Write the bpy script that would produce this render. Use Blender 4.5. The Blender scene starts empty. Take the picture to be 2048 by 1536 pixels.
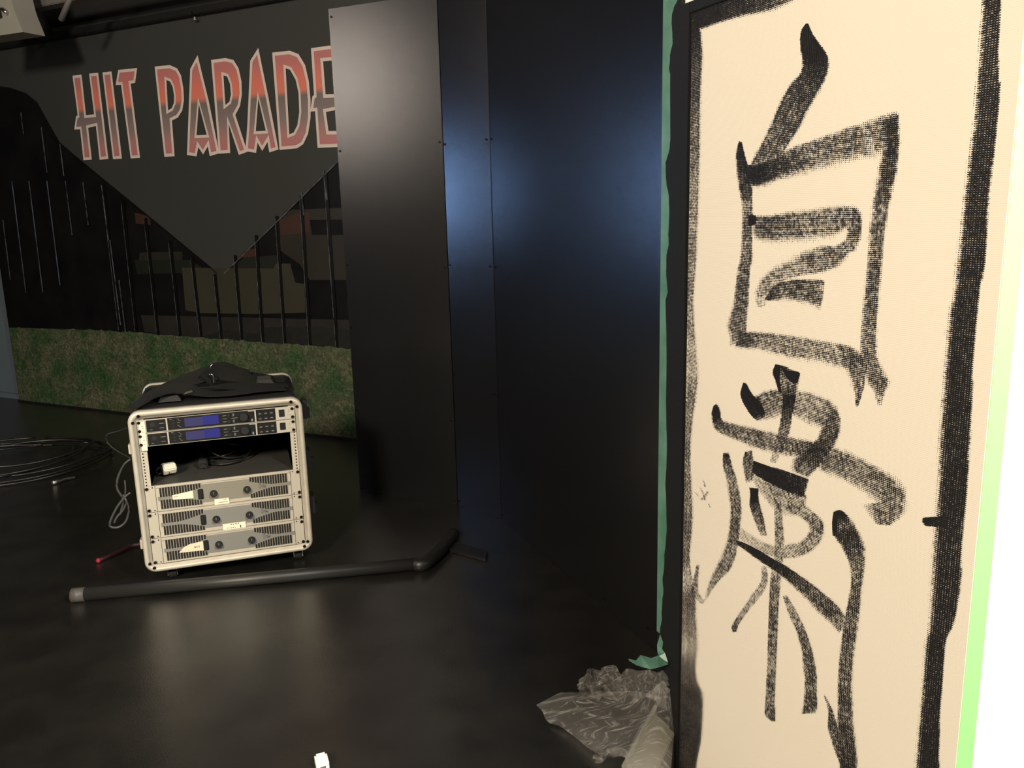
import bpy, bmesh, math, random
from mathutils import Vector, Matrix
from mathutils.geometry import tessellate_polygon
random.seed(7)
S = bpy.context.scene
COL = S.collection
# ------------------------------------------------------------------ camera
FOC, CH = 1656.0, 1.17
dn = Vector((211.0, -8032.0, -FOC)).normalized()
zc = -dn
fw = Vector((0, 0, -1)); yc = (fw - zc * fw.dot(zc)).normalized(); xc = yc.cross(zc)
R3 = Matrix((xc, yc, zc))
cam_d = bpy.data.cameras.new('camera'); cam = bpy.data.objects.new('camera', cam_d); COL.objects.link(cam)
cam_d.sensor_width = 36.0; cam_d.lens = FOC / 2048 * 36.0; cam_d.clip_start = 0.02
cam.matrix_world = Matrix.Translation((0, 0, CH)) @ R3.to_4x4()
S.camera = cam
# ------------------------------------------------------------------ world, view, lights
w = bpy.data.worlds.new('world'); S.world = w; w.use_nodes = True
w.node_tree.nodes['Background'].inputs[0].default_value = (0.9, 0.85, 0.75, 1)
w.node_tree.nodes['Background'].inputs[1].default_value = 0.012
S.view_settings.view_transform = 'Standard'; S.view_settings.look = 'None'
S.view_settings.exposure = 0.0; S.view_settings.gamma = 1.0; S.view_settings.use_curve_mapping = False

def area(name, loc, target, size, energy, col, sy=None, spread=180):
    d = bpy.data.lights.new(name, 'AREA'); d.energy = energy; d.color = col[:3]
    d.shape = 'RECTANGLE'; d.size = size; d.size_y = sy or size; d.spread = math.radians(spread)
    o = bpy.data.objects.new(name, d); COL.objects.link(o); o.location = loc
    o.rotation_euler = (Vector(target) - Vector(loc)).to_track_quat('-Z', 'Y').to_euler()
    return o
WARM = (1.0, 0.87, 0.68)
area('room_ceiling_lamp', (-1.7, -2.1, 2.75), (0.0, 1.9, 0.95), 0.6, 350, WARM)
area('side_warm_lamp', (-3.0, 1.95, 2.1), (-0.56, 3.38, 1.6), 0.40, 14.5, (1.0, 0.86, 0.74), 0.7)
area('blue_window_lamp', (-3.5, 3.85, 1.34), (0.0, 2.7, 1.28), 0.22, 1.9, (0.30, 0.52, 1.0), 0.42, 60)
area('bright_room_lamp', (1.25, 0.15, 2.35), (0.85, 1.33, 1.2), 0.4, 130, (1.0, 0.97, 0.9))

sd = bpy.data.lights.new('floor_glow_fill', 'SPOT'); sd.energy = 50; sd.color = (1.0, 0.84, 0.64); sd.spot_size = math.radians(44); sd.spot_blend = 1.0; sd.shadow_soft_size = .06  # unseen spot added to lay a warm glow on the floor
so = bpy.data.objects.new('floor_glow_fill', sd); COL.objects.link(so); so.location = (-0.95, 1.0, 2.85)
so.rotation_euler = (Vector((-0.85, 1.95, 0)) - so.location).to_track_quat('-Z', 'Y').to_euler()

# ------------------------------------------------------------------ helpers
def ray(x, y):
    return R3 @ Vector((x - 1024.0, -(y - 768.0), -FOC))
def flo(x, y, z=0.0):
    r = ray(x, y); t = (z - CH) / r.z
    return Vector((0, 0, CH)) + r * t
class Frame:
    """local frame of a wall or a thing: x along it, y away from the viewer's side, z up"""
    def __init__(s, p, deg):
        s.M = Matrix.Translation(p) @ Matrix.Rotation(math.radians(deg), 4, 'Z'); s.I = s.M.inverted()
        s.p = Vector(p); s.n = (s.M.to_3x3() @ Vector((0, 1, 0)))
    def uv(s, x, y, off=0.0):
        r = ray(x, y); o = Vector((0, 0, CH)); t = ((s.p - o).dot(s.n) + off) / r.dot(s.n)
        q = s.I @ (o + r * t); return (q.x, q.z)

def mat(name, col, rough=0.5, metal=0.0, spec=0.5, noise=None, bump=None, emit=None, trans=0.0, bcol=None):
    m = bpy.data.materials.new(name); m.use_nodes = True; nt = m.node_tree; b = nt.nodes['Principled BSDF']
    b.inputs['Base Color'].default_value = (*col, 1); b.inputs['Roughness'].default_value = rough
    b.inputs['Metallic'].default_value = metal; b.inputs['Specular IOR Level'].default_value = spec
    tc = nt.nodes.new('ShaderNodeTexCoord')
    if noise:
        sc, c2, det = noise
        n = nt.nodes.new('ShaderNodeTexNoise'); n.inputs['Scale'].default_value = sc; n.inputs['Detail'].default_value = det
        r = nt.nodes.new('ShaderNodeValToRGB'); r.color_ramp.elements[0].position = .35; r.color_ramp.elements[1].position = .68
        r.color_ramp.elements[0].color = (*col, 1); r.color_ramp.elements[1].color = (*c2, 1)
        nt.links.new(tc.outputs['Object'], n.inputs['Vector']); nt.links.new(n.outputs['Fac'], r.inputs['Fac'])
        nt.links.new(r.outputs['Color'], b.inputs['Base Color'])
    if bump:
        sc, st = bump
        n = nt.nodes.new('ShaderNodeTexNoise'); n.inputs['Scale'].default_value = sc; n.inputs['Detail'].default_value = 6
        bp = nt.nodes.new('ShaderNodeBump'); bp.inputs['Strength'].default_value = st; bp.inputs['Distance'].default_value = .002
        nt.links.new(tc.outputs['Object'], n.inputs['Vector']); nt.links.new(n.outputs['Fac'], bp.inputs['Height'])
        nt.links.new(bp.outputs['Normal'], b.inputs['Normal'])
    if emit:
        b.inputs['Emission Color'].default_value = (*emit[0], 1); b.inputs['Emission Strength'].default_value = emit[1]
    return m

def obj(name, bm, mats, parent=None, M=None, smooth=False):
    me = bpy.data.meshes.new(name); bmesh.ops.recalc_face_normals(bm, faces=bm.faces[:]) if not getattr(bm, 'keep', False) else None
    bm.to_mesh(me); bm.free()
    for m in (mats if isinstance(mats, (list, tuple)) else [mats]): me.materials.append(m)
    if smooth:
        for p in me.polygons: p.use_smooth = True
    o = bpy.data.objects.new(name, me); COL.objects.link(o)
    if parent: o.parent = parent
    if M is not None: o.matrix_world = M if not parent else o.matrix_world; 
    if M is not None and parent: o.matrix_local = M
    return o
def empty(name, M):
    o = bpy.data.objects.new(name, None); COL.objects.link(o); o.matrix_world = M; o.empty_display_size = .05; return o
def tag(o, label=None, cat=None, group=None, kind=None):
    if label: o['label'] = label
    if cat: o['category'] = cat
    if group: o['group'] = group
    if kind: o['kind'] = kind
    return o
def box(bm, x0, x1, y0, y1, z0, z1, bev=0, mi=0, M=None):
    r = bmesh.ops.create_cube(bm, size=1); vs = r['verts']
    T = Matrix.Translation(((x0+x1)/2, (y0+y1)/2, (z0+z1)/2)) @ Matrix.Diagonal((abs(x1-x0), abs(y1-y0), abs(z1-z0), 1))
    bmesh.ops.transform(bm, matrix=T if M is None else M @ T, verts=vs)
    fs = {f for v in vs for f in v.link_faces}
    for f in fs: f.material_index = mi
    if bev:
        es = {e for v in vs for e in v.link_edges}
        q = bmesh.ops.bevel(bm, geom=list(es), offset=bev, segments=2, affect='EDGES')
        for f in q['faces']: f.material_index = mi
    return bm
def cyl(bm, p, r, h, axis='y', seg=20, mi=0, r2=None):
    """cylinder from p extending +h along the axis"""
    q = bmesh.ops.create_cone(bm, cap_ends=True, segments=seg, radius1=r, radius2=r if r2 is None else r2, depth=h)
    rot = {'z': Matrix.Identity(4), 'y': Matrix.Rotation(-math.pi/2, 4, 'X'), 'x': Matrix.Rotation(math.pi/2, 4, 'Y')}[axis]
    off = {'z': (0, 0, h/2), 'y': (0, h/2, 0), 'x': (h/2, 0, 0)}[axis]
    bmesh.ops.transform(bm, matrix=Matrix.Translation(Vector(p) + Vector(off)) @ rot, verts=q['verts'])
    for v in q['verts']:
        for f in v.link_faces: f.material_index = mi
    return bm
def smoothpts(pts, n=6):
    P = [Vector(p) for p in pts]; out = []
    for i in range(len(P)-1):
        a = P[max(i-1, 0)]; b = P[i]; c = P[i+1]; d = P[min(i+2, len(P)-1)]
        for k in range(n):
            t = k/n
            out.append(.5*((2*b)+(c-a)*t+(2*a-5*b+4*c-d)*t*t+(3*b-a-3*c+d)*t**3))
    out.append(P[-1]); return out
def tube(bm, pts, r, seg=10, sm=6, caps=True, mi=0, flat=1.0):
    P = smoothpts(pts, sm) if sm > 1 else [Vector(p) for p in pts]
    rings = []; up = Vector((0, 0, 1))
    for i, p in enumerate(P):
        t = (P[min(i+1, len(P)-1)] - P[max(i-1, 0)]).normalized()
        s = t.cross(up)
        if s.length < .15: s = t.cross(Vector((0, 1, 0)))
        s.normalize(); q = s.cross(t)
        rr = r(i/(len(P)-1)) if callable(r) else r
        rings.append([bm.verts.new(p + s*math.cos(2*math.pi*k/seg)*rr + q*math.sin(2*math.pi*k/seg)*rr*flat) for k in range(seg)])
    for a, b in zip(rings, rings[1:]):
        for k in range(seg):
            f = bm.faces.new((a[k], a[(k+1) % seg], b[(k+1) % seg], b[k])); f.material_index = mi; f.smooth = True
    if caps:
        bm.faces.new(rings[0]).material_index = mi; bm.faces.new(rings[-1][::-1]).material_index = mi
    return bm
def ribbon(bm, pts, width, thick, sm=6):
    """flat webbing: pts = (x, y, z, width direction angle)"""
    P = smoothpts([p[:3] for p in pts], sm)
    A = smoothpts([(p[3], 0, 0) for p in pts], sm)
    rings = []
    for i, p in enumerate(P):
        t = (P[min(i+1, len(P)-1)] - P[max(i-1, 0)]).normalized()
        a = A[i].x; s = Vector((0, math.cos(a), math.sin(a))); s = (s - t*s.dot(t)).normalized(); q = t.cross(s)
        rings.append([bm.verts.new(p + s*sx*width/2 + q*sy*thick/2) for sx, sy in ((-1, -1), (1, -1), (1, 1), (-1, 1))])
    for a, b in zip(rings, rings[1:]):
        for k in range(4): bm.faces.new((a[k], a[(k+1) % 4], b[(k+1) % 4], b[k]))
    bm.faces.new(rings[0]); bm.faces.new(rings[-1][::-1]); return bm
def poly(bm, outer, holes=(), y=0.0, mi=0, th=0.0):
    """flat printed shape in the local x/z plane at depth y; th gives it real thickness"""
    loops = [[Vector((p[0], p[1], 0)) for p in outer]] + [[Vector((p[0], p[1], 0)) for p in h] for h in holes]
    flat = [v for l in loops for v in l]
    vs = [bm.verts.new((v.x, y, v.y)) for v in flat]
    for t in tessellate_polygon(loops):
        try:
            f = bm.faces.new([vs[i] for i in t]); f.material_index = mi
            f.normal_update()
            if f.normal.y > 0: f.normal_flip()
        except ValueError: pass
    if th:
        k = 0
        for l in loops:
            n = len(l); idx = list(range(k, k+n)); k += n
            bk = [bm.verts.new((vs[i].co.x, y+th, vs[i].co.z)) for i in idx]
            for j in range(n):
                f = bm.faces.new((vs[idx[j]], vs[idx[(j+1) % n]], bk[(j+1) % n], bk[j])); f.material_index = mi
    return bm
def barea(P): return sum(P[i][0]*P[(i+1) % len(P)][1]-P[(i+1) % len(P)][0]*P[i][1] for i in range(len(P)))/2
def inset(P, d):
    """offset a closed outline towards its inside (d>0)"""
    if barea(P) < 0: P = P[::-1]
    n = len(P); out = []
    for i in range(n):
        a, b, c = Vector(P[i-1]), Vector(P[i]), Vector(P[(i+1) % n])
        e1 = (b-a).normalized(); e2 = (c-b).normalized()
        n1 = Vector((-e1.y, e1.x)); n2 = Vector((-e2.y, e2.x)); m = n1+n2
        if m.length < .2: m = n1
        m.normalize(); k = max(m.dot(n1), .38)
        q = b + m*d/k; out.append((q.x, q.y))
    return out
def rrect(x0, x1, z0, z1, r, seg=8):
    P = []
    for cx, cz, a0 in ((x1-r, z1-r, 0), (x0+r, z1-r, 90), (x0+r, z0+r, 180), (x1-r, z0+r, 270)):
        for k in range(seg+1):
            a = math.radians(a0+90*k/seg); P.append((cx+r*math.cos(a), cz+r*math.sin(a)))
    return P
def loft(bm, loops, mi=0, close=False):
    """loops: lists of 3D points of equal length, joined ring to ring"""
    R = [[bm.verts.new(p) for p in l] for l in loops]; n = len(R[0])
    pr = list(zip(R, R[1:])) + ([(R[-1], R[0])] if close else [])
    for a, b in pr:
        for k in range(n):
            f = bm.faces.new((a[k], a[(k+1) % n], b[(k+1) % n], b[k])); f.material_index = mi; f.smooth = True
    return R
NB = bmesh.new
I4 = Matrix.Identity(4)

# ------------------------------------------------------------------ materials
M_board = mat('black_satin_board', (0.006, 0.006, 0.0063), .27, spec=1.0, bump=(900, .10))
M_board_w = mat('black_board_edge', (0.02, 0.02, 0.02), .5)
M_floor = mat('black_floor', (0.0055, 0.0052, 0.0044), .30, spec=.5, noise=(7, (0.012, 0.011, 0.009), 8), bump=(260, .25))
M_floor.node_tree.nodes['Principled BSDF'].inputs['IOR'].default_value = 2.2
M_ceil = mat('ceiling_black', (0.010, 0.010, 0.009), .8)
M_dark = mat('dark_wall_paint', (0.012, 0.012, 0.012), .7)
M_mural = mat('mural_print_charcoal', (0.031, 0.034, 0.031), .5, spec=.35, noise=(1.1, (0.037, 0.038, 0.039), 3))
M_black = mat('black_plastic', (0.008, 0.008, 0.008), .45)
M_rubber = mat('black_rubber', (0.006, 0.006, 0.006), .6)
M_fabric = mat('black_webbing', (0.011, 0.011, 0.010), .9, spec=.2, bump=(700, .5))
M_alu = mat('champagne_aluminium', (0.50, 0.455, 0.37), .45, .25, noise=(30, (0.57, 0.52, 0.43), 5))
M_panel = mat('cream_painted_steel', (0.47, 0.43, 0.35), .5, .1)
M_mid = mat('grey_face_insert', (0.24, 0.225, 0.18), .5, .2)
M_mid2 = mat('bluish_grey_face_insert', (0.225, 0.22, 0.20), .5, .2)
M_screw = mat('dark_screw', (0.02, 0.015, 0.010), .35, .8)
M_steel = mat('bright_steel', (0.55, 0.54, 0.50), .25, 1)
M_tape = mat('paper_label_tape', (0.80, 0.72, 0.55), .7)
M_tape2 = mat('peach_label_tape', (0.78, 0.62, 0.45), .7)
M_ink = mat('faded_ink', (0.16, 0.13, 0.09), .8)
M_gtape = mat('green_masking_tape', (0.055, 0.15, 0.10), .42, noise=(14, (0.11, 0.22, 0.165), 4), bump=(40, .4))
M_ltape = mat('light_green_masking_tape', (0.28, 0.72, 0.22), .6)
M_white = mat('white_wall_paint', (0.80, 0.80, 0.74), .7)
M_wplastic = mat('white_plastic', (0.85, 0.84, 0.80), .3)
M_ivory = mat('ivory_plastic', (0.62, 0.60, 0.48), .5)
M_card = mat('brown_cardboard', (0.21, 0.14, 0.07), .8, noise=(20, (0.17, 0.11, 0.055), 4))
M_foam = mat('beige_board', (0.15, 0.14, 0.105), .7)
M_trim = mat('black_brushed_paint', (0.0065, 0.0065, 0.0065), .6, spec=.3, bump=(120, .5))
M_blue1 = mat('lcd_pale_blue', (0.03, 0.03, 0.09), .3, emit=((0.05, 0.05, 0.15), .2))
M_blue2 = mat('lcd_deep_blue', (0.02, 0.02, 0.12), .3, emit=((0.014, 0.018, 0.17), .4))
M_icon = mat('grey_silkscreen', (0.22, 0.22, 0.21), .6)
M_face = mat('black_device_face', (0.010, 0.010, 0.010), .35)
M_red = mat('red_rubber', (0.022, 0.004, 0.006), .6)
M_grey = mat('grey_painted_metal', (0.11, 0.105, 0.10), .6)

# canvas weave --------------------------------------------------------------
def weave_nodes(nt, pitch=.0027):
    tc = nt.nodes.new('ShaderNodeTexCoord'); sp = nt.nodes.new('ShaderNodeSeparateXYZ')
    nz = nt.nodes.new('ShaderNodeTexNoise'); nz.inputs['Scale'].default_value = 60; nz.inputs['Detail'].default_value = 3
    nt.links.new(tc.outputs['Object'], nz.inputs['Vector']); nt.links.new(tc.outputs['Object'], sp.inputs[0])
    def mth(op, a, b=None):
        n = nt.nodes.new('ShaderNodeMath'); n.operation = op
        for i, v in enumerate((a, b)):
            if v is None: continue
            if isinstance(v, (int, float)): n.inputs[i].default_value = v
            else: nt.links.new(v, n.inputs[i])
        return n.outputs[0]
    jit = mth('MULTIPLY', mth('SUBTRACT', nz.outputs['Fac'], .5), 2.2)
    k = 2*math.pi/pitch
    sx = mth('SINE', mth('ADD', mth('MULTIPLY', sp.outputs['X'], k*.75), jit))
    sz = mth('SINE', mth('ADD', mth('MULTIPLY', sp.outputs['Z'], k), jit))
    h = mth('ADD', mth('MULTIPLY', mth('MULTIPLY', sx, sz), .25), mth('MULTIPLY', sz, .25))   # -0.5 .. 0.5
    return tc, nz, mth, h
def canvas_mat():
    m = bpy.data.materials.new('beige_canvas'); m.use_nodes = True; nt = m.node_tree; b = nt.nodes['Principled BSDF']
    b.inputs['Roughness'].default_value = .62
    tc, nz, mth, h = weave_nodes(nt)
    n2 = nt.nodes.new('ShaderNodeTexNoise'); n2.inputs['Scale'].default_value = 2.5; n2.inputs['Detail'].default_value = 4
    r = nt.nodes.new('ShaderNodeValToRGB'); r.color_ramp.elements[0].color = (0.66, 0.605, 0.505, 1); r.color_ramp.elements[1].color = (0.71, 0.64, 0.54, 1)
    nt.links.new(tc.outputs['Object'], n2.inputs['Vector']); nt.links.new(n2.outputs['Fac'], r.inputs['Fac']); nt.links.new(r.outputs['Color'], b.inputs['Base Color'])
    bp = nt.nodes.new('ShaderNodeBump'); bp.inputs['Strength'].default_value = .35; bp.inputs['Distance'].default_value = .0006
    nt.links.new(h, bp.inputs['Height']); nt.links.new(bp.outputs['Normal'], b.inputs['Normal'])
    return m
M_canvas = canvas_mat()
def paint_mat():
    m = bpy.data.materials.new('dry_brushed_black_paint'); m.use_nodes = True; nt = m.node_tree; b = nt.nodes['Principled BSDF']
    b.inputs['Base Color'].default_value = (0.010, 0.009, 0.009, 1); b.inputs['Roughness'].default_value = .38
    tc, nz, mth, h = weave_nodes(nt)
    at = nt.nodes.new('ShaderNodeAttribute'); at.attribute_name = 'cov'
    n2 = nt.nodes.new('ShaderNodeTexNoise'); n2.inputs['Scale'].default_value = 220; n2.inputs['Detail'].default_value = 4
    n3 = nt.nodes.new('ShaderNodeTexNoise'); n3.inputs['Scale'].default_value = 26; n3.inputs['Detail'].default_value = 5
    nt.links.new(tc.outputs['Object'], n2.inputs['Vector']); nt.links.new(tc.outputs['Object'], n3.inputs['Vector'])
    v = mth('ADD', at.outputs['Fac'], mth('MULTIPLY', h, 1.25))
    v = mth('ADD', v, mth('MULTIPLY', mth('SUBTRACT', n2.outputs['Fac'], .5), 1.1))
    v = mth('ADD', v, mth('MULTIPLY', mth('SUBTRACT', n3.outputs['Fac'], .5), .45))
    v = mth('ADD', mth('MULTIPLY', mth('SUBTRACT', v, .5), 3.6), .5)
    c = nt.nodes.new('ShaderNodeClamp'); nt.links.new(v, c.inputs[0])
    tr = nt.nodes.new('ShaderNodeBsdfTransparent'); mx = nt.nodes.new('ShaderNodeMixShader')
    nt.links.new(c.outputs[0], mx.inputs[0]); nt.links.new(tr.outputs[0], mx.inputs[1]); nt.links.new(b.outputs[0], mx.inputs[2])
    nt.links.new(mx.outputs[0], nt.nodes['Material Output'].inputs['Surface'])
    bp = nt.nodes.new('ShaderNodeBump'); bp.inputs['Strength'].default_value = .8; bp.inputs['Distance'].default_value = .0012
    nt.links.new(mth('ADD', h, n2.outputs['Fac']), bp.inputs['Height']); nt.links.new(bp.outputs['Normal'], b.inputs['Normal'])
    return m
M_paint = paint_mat()

# ------------------------------------------------------------------ setting
FM = Frame(flo(130, 813), -26.2)                    # mural wall
P1a, P1b = flo(720, 985), flo(915, 1010)            # narrow free standing board
F1 = Frame(P1a, math.degrees(math.atan2(P1b.y-P1a.y, P1b.x-P1a.x))); W1 = (P1b-P1a).length
CORN = flo(1320, 1310)
SEAM = flo(1003, 1040)
F2 = Frame(P1b, math.degrees(math.atan2(SEAM.y-P1b.y, SEAM.x-P1b.x))); W2 = (SEAM-P1b).length
F3 = Frame(SEAM, math.degrees(math.atan2(CORN.y-SEAM.y, CORN.x-SEAM.x))); W3 = (CORN-SEAM).length
SC = .80
FC = Frame((CORN.x*SC, CORN.y*SC, 0), -65.4)        # canvas wall

bm = NB(); box(bm, -7, 4, -2.6, 8.5, -.06, 0); tag(obj('floor', bm, M_floor), kind='structure')
bm = NB(); box(bm, -7, 4, -2.6, 8.5, 2.95, 3.0); tag(obj('ceiling', bm, M_ceil), kind='structure')
ML = FM.uv(37, 785)[0]                               # left end of the mural
bm = NB(); box(bm, ML, 3.4, .03, .12, 0, 2.95); tag(obj('wall_back', bm, M_dark, M=FM.M), kind='structure')
# far left: pale blue-grey board wall turned beside the mural's end
M_bluewall = mat('slate_blue_paint', (0.10, 0.13, 0.16), .6)
bm = NB(); box(bm, ML-1.6, ML-.002, .06, .10, .035, 1.02); box(bm, ML-1.6, ML-.002, .04, .10, 0, .035)
o = obj('wall_left', bm, [M_bluewall], M=FM.M); tag(o, kind='structure')
bm = NB(); box(bm, ML-1.7, ML, .18, .24, 0, 2.95); tag(obj('wall_far', bm, M_dark, M=FM.M), kind='structure')

# ------------------------------------------------------------------ mural
mural = empty('mural', FM.M)
tag(mural, 'charcoal wall mural reading HIT PARADE above a printed fence and grass', 'mural')
MR = FM.uv(720, 300)[0] + .9                         # carries on behind the boards
bm = NB(); box(bm, ML, MR, 0, .03, .0, 2.30); obj('backing_panel', bm, M_mural, mural, I4)
def mu(x, y):
    u, v = FM.uv(x, y); return (max(u, ML+.002), v)
def mpoly(name, layers, mats, base=-.0006):
    bm = NB()
    for i, (pts, mi) in enumerate(layers): poly(bm, [mu(*p) for p in pts], y=base-.0004*i, mi=mi)
    return obj(name, bm, mats, mural, I4)
# night scene behind the fence (printed)
M_n0 = mat('print_night_black', (0.0025, 0.0025, 0.0035), .5, spec=.2, noise=(5, (0.006, 0.006, 0.006), 4))
M_n1 = mat('print_wall_khaki', (0.033, 0.030, 0.019), .5, noise=(4, (0.026, 0.025, 0.017), 4))
M_n2 = mat('print_wall_brown', (0.017, 0.014, 0.010), .5, noise=(4, (0.012, 0.011, 0.008), 4))
M_n3 = mat('print_ground_grey', (0.012, 0.012, 0.011), .5, noise=(9, (0.018, 0.017, 0.016), 5))
M_n4 = mat('print_red_brick', (0.035, 0.015, 0.010), .5)
M_n5 = mat('print_dark_green', (0.007, 0.009, 0.006), .5)
M_n6 = mat('print_bush_black', (0.0025, 0.003, 0.0025), .6, noise=(30, (0.006, 0.007, 0.005), 6))
fence_area = [(-70, 165), (22, 176), (52, 186), (75, 205), (100, 250), (120, 285), (175, 332), (250, 393), (320, 450), (390, 508), (435, 545), (449, 545), (490, 508), (560, 440), (620, 378), (690, 310), (760, 250), (780, 712), (697, 697), (560, 687), (400, 675), (270, 664), (160, 659), (37, 655), (-70, 650)]
mpoly('night_scene_print', [(fence_area, 0),
    ([(280, 505), (365, 503), (365, 535), (275, 540)], 2), ([(270, 425), (300, 433), (302, 450), (272, 447)], 4),
    ([(282, 630), (700, 640), (780, 655), (780, 712), (697, 697), (560, 687), (400, 675), (290, 664)], 3),
    ([(270, 520), (380, 520), (420, 545), (415, 545), (275, 548)], 5), ([(450, 545), (490, 515), (560, 510), (560, 538), (450, 540)], 5),
    ([(573, 420), (700, 415), (760, 412), (760, 560), (620, 560), (600, 528), (560, 500), (556, 440)], 2),
    ([(560, 440), (600, 425), (620, 425), (620, 465), (562, 470)], 4), ([(620, 440), (760, 438), (760, 470), (625, 470)], 0),
    ([(365, 535), (548, 537), (552, 527), (582, 527), (584, 537), (592, 565), (610, 568), (612, 625), (515, 628), (400, 626), (372, 620)], 1),
    ([(516, 545), (523, 545), (526, 628), (518, 628)], 5),
    ([(490, 500), (512, 497), (514, 513), (478, 516)], 4),
    ([(530, 655), (620, 652), (780, 665), (780, 712), (697, 697), (500, 680)], 6), ([(445, 660), (520, 668), (515, 682), (400, 676)], 6)],
    [M_n0, M_n1, M_n2, M_n3, M_n4, M_n5, M_n6])
# fence bars
M_bar = mat('print_bar_black', (0.002, 0.002, 0.002), .4)
M_barl = mat('print_bar_highlight', (0.10, 0.11, 0.13), .4, noise=(25, (0.012, 0.012, 0.015), 4))
bm = NB()
rows = [(25, 362, 78, 660), (60, 362, 95, 660), (94, 362, 128, 660), (132, 362, 160, 660), (168, 362, 190, 660)]
def bar(xt, yt, xb, yb, wl, mi, y=-.006, d=.0):
    a = mu(xt, yt); b = mu(xb, yb)
    poly(bm, [(a[0]-wl/2, a[1]), (b[0]-wl/2, b[1]), (b[0]+wl/2, b[1]), (a[0]+wl/2, a[1])], y=y, mi=mi)
for xt, yt, xb, yb in ((208, 368, 242, 664), (247, 400, 275, 666), (293, 436, 318, 669), (342, 480, 362, 672), (386, 512, 404, 675), (432, 548, 445, 680), (472, 510, 486, 684), (514, 470, 528, 688), (555, 432, 572, 690), (604, 390, 622, 694), (652, 345, 676, 697)):
    bar(xt, yt, xb, yb, .020, 0, -.0070)
    bar(xt-3, yt+6, xb-3, yb-4, .004, 1, -.0074)
for x, y0, y1 in ((26, 362, 585), (60, 362, 585), (96, 362, 570), (133, 362, 470), (168, 365, 450), (205, 370, 480), (85, 255, 345), (122, 288, 352), (44, 225, 268), (8, 440, 560), (222, 480, 650), (240, 560, 664), (648, 340, 400), (604, 385, 430)):
    xb = x + (y1-y0)*.125
    bar(x, y0, xb, y1, .009, 2 if x < 97 and y1 > 560 else 1, -.0076)
# the V of the pennant has a thin dark rim and pale edge on the right
for a, b, mi in (((100, 268), (435, 545), 0), ((449, 547), (700, 300), 1)):
    A, B = mu(*a), mu(*b); poly(bm, [(A[0], A[1]), (A[0], A[1]-.006), (B[0], B[1]-.006), (B[0], B[1])], y=-.0078, mi=mi)
obj('fence_bars', bm, [M_bar, M_barl, mat('print_bar_blue_sheen', (0.10, 0.14, 0.22), .4, noise=(8, (0.02, 0.022, 0.03), 4))], mural, I4)
# grass
def grass_mat():
    m = mat('print_grass', (0.012, 0.018, 0.008), .55); nt = m.node_tree; b = nt.nodes['Principled BSDF']
    tc = nt.nodes.new('ShaderNodeTexCoord')
    n1 = nt.nodes.new('ShaderNodeTexNoise'); n1.inputs['Scale'].default_value = 38; n1.inputs['Detail'].default_value = 8; n1.inputs['Distortion'].default_value = 1.6
    n2 = nt.nodes.new('ShaderNodeTexNoise'); n2.inputs['Scale'].default_value = 6; n2.inputs['Detail'].default_value = 3
    r = nt.nodes.new('ShaderNodeValToRGB'); e = r.color_ramp.elements
    e[0].position = .30; e[0].color = (0.022, 0.031, 0.018, 1); e[1].position = .72; e[1].color = (0.12, 0.135, 0.085, 1)
    x = e.new(.5); x.color = (0.055, 0.068, 0.041, 1)
    r2 = nt.nodes.new('ShaderNodeValToRGB'); r2.color_ramp.elements[0].color = (0.45, 0.85, 0.5, 1); r2.color_ramp.elements[1].color = (1.25, 1.1, 1.05, 1)
    r2.color_ramp.elements[0].position = .38; r2.color_ramp.elements[1].position = .6
    mx = nt.nodes.new('ShaderNodeMix'); mx.data_type = 'RGBA'; mx.blend_type = 'MULTIPLY'; mx.inputs[0].default_value = 1
    nt.links.new(tc.outputs['Object'], n1.inputs['Vector']); nt.links.new(tc.outputs['Object'], n2.inputs['Vector'])
    nt.links.new(n1.outputs['Fac'], r.inputs['Fac']); nt.links.new(n2.outputs['Fac'], r2.inputs['Fac'])
    nt.links.new(r.outputs['Color'], mx.inputs[6]); nt.links.new(r2.outputs['Color'], mx.inputs[7]); nt.links.new(mx.outputs[2], b.inputs['Base Color'])
    return m
M_grass = grass_mat()
bm = NB(); gt = [(21, 654.5), (160, 659), (270, 664), (400, 675), (560, 687), (697, 697), (790, 712)]
top = [mu(*p) for p in gt]; top2 = []
for a, b in zip(top, top[1:]):
    n = 14
    for k in range(n):
        t = k/n; top2.append((a[0]+(b[0]-a[0])*t, a[1]+(b[1]-a[1])*t+random.uniform(-.006, .008)))
top2.append(top[-1])
poly(bm, top2 + [(top2[-1][0], .012), (top2[0][0], .012)], y=-.0085)
obj('grass_print', bm, M_grass, mural, I4)
bm = NB(); box(bm, ML, MR, -.012, 0, 0, .012); obj('bottom_strip', bm, M_black, mural, I4)

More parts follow.
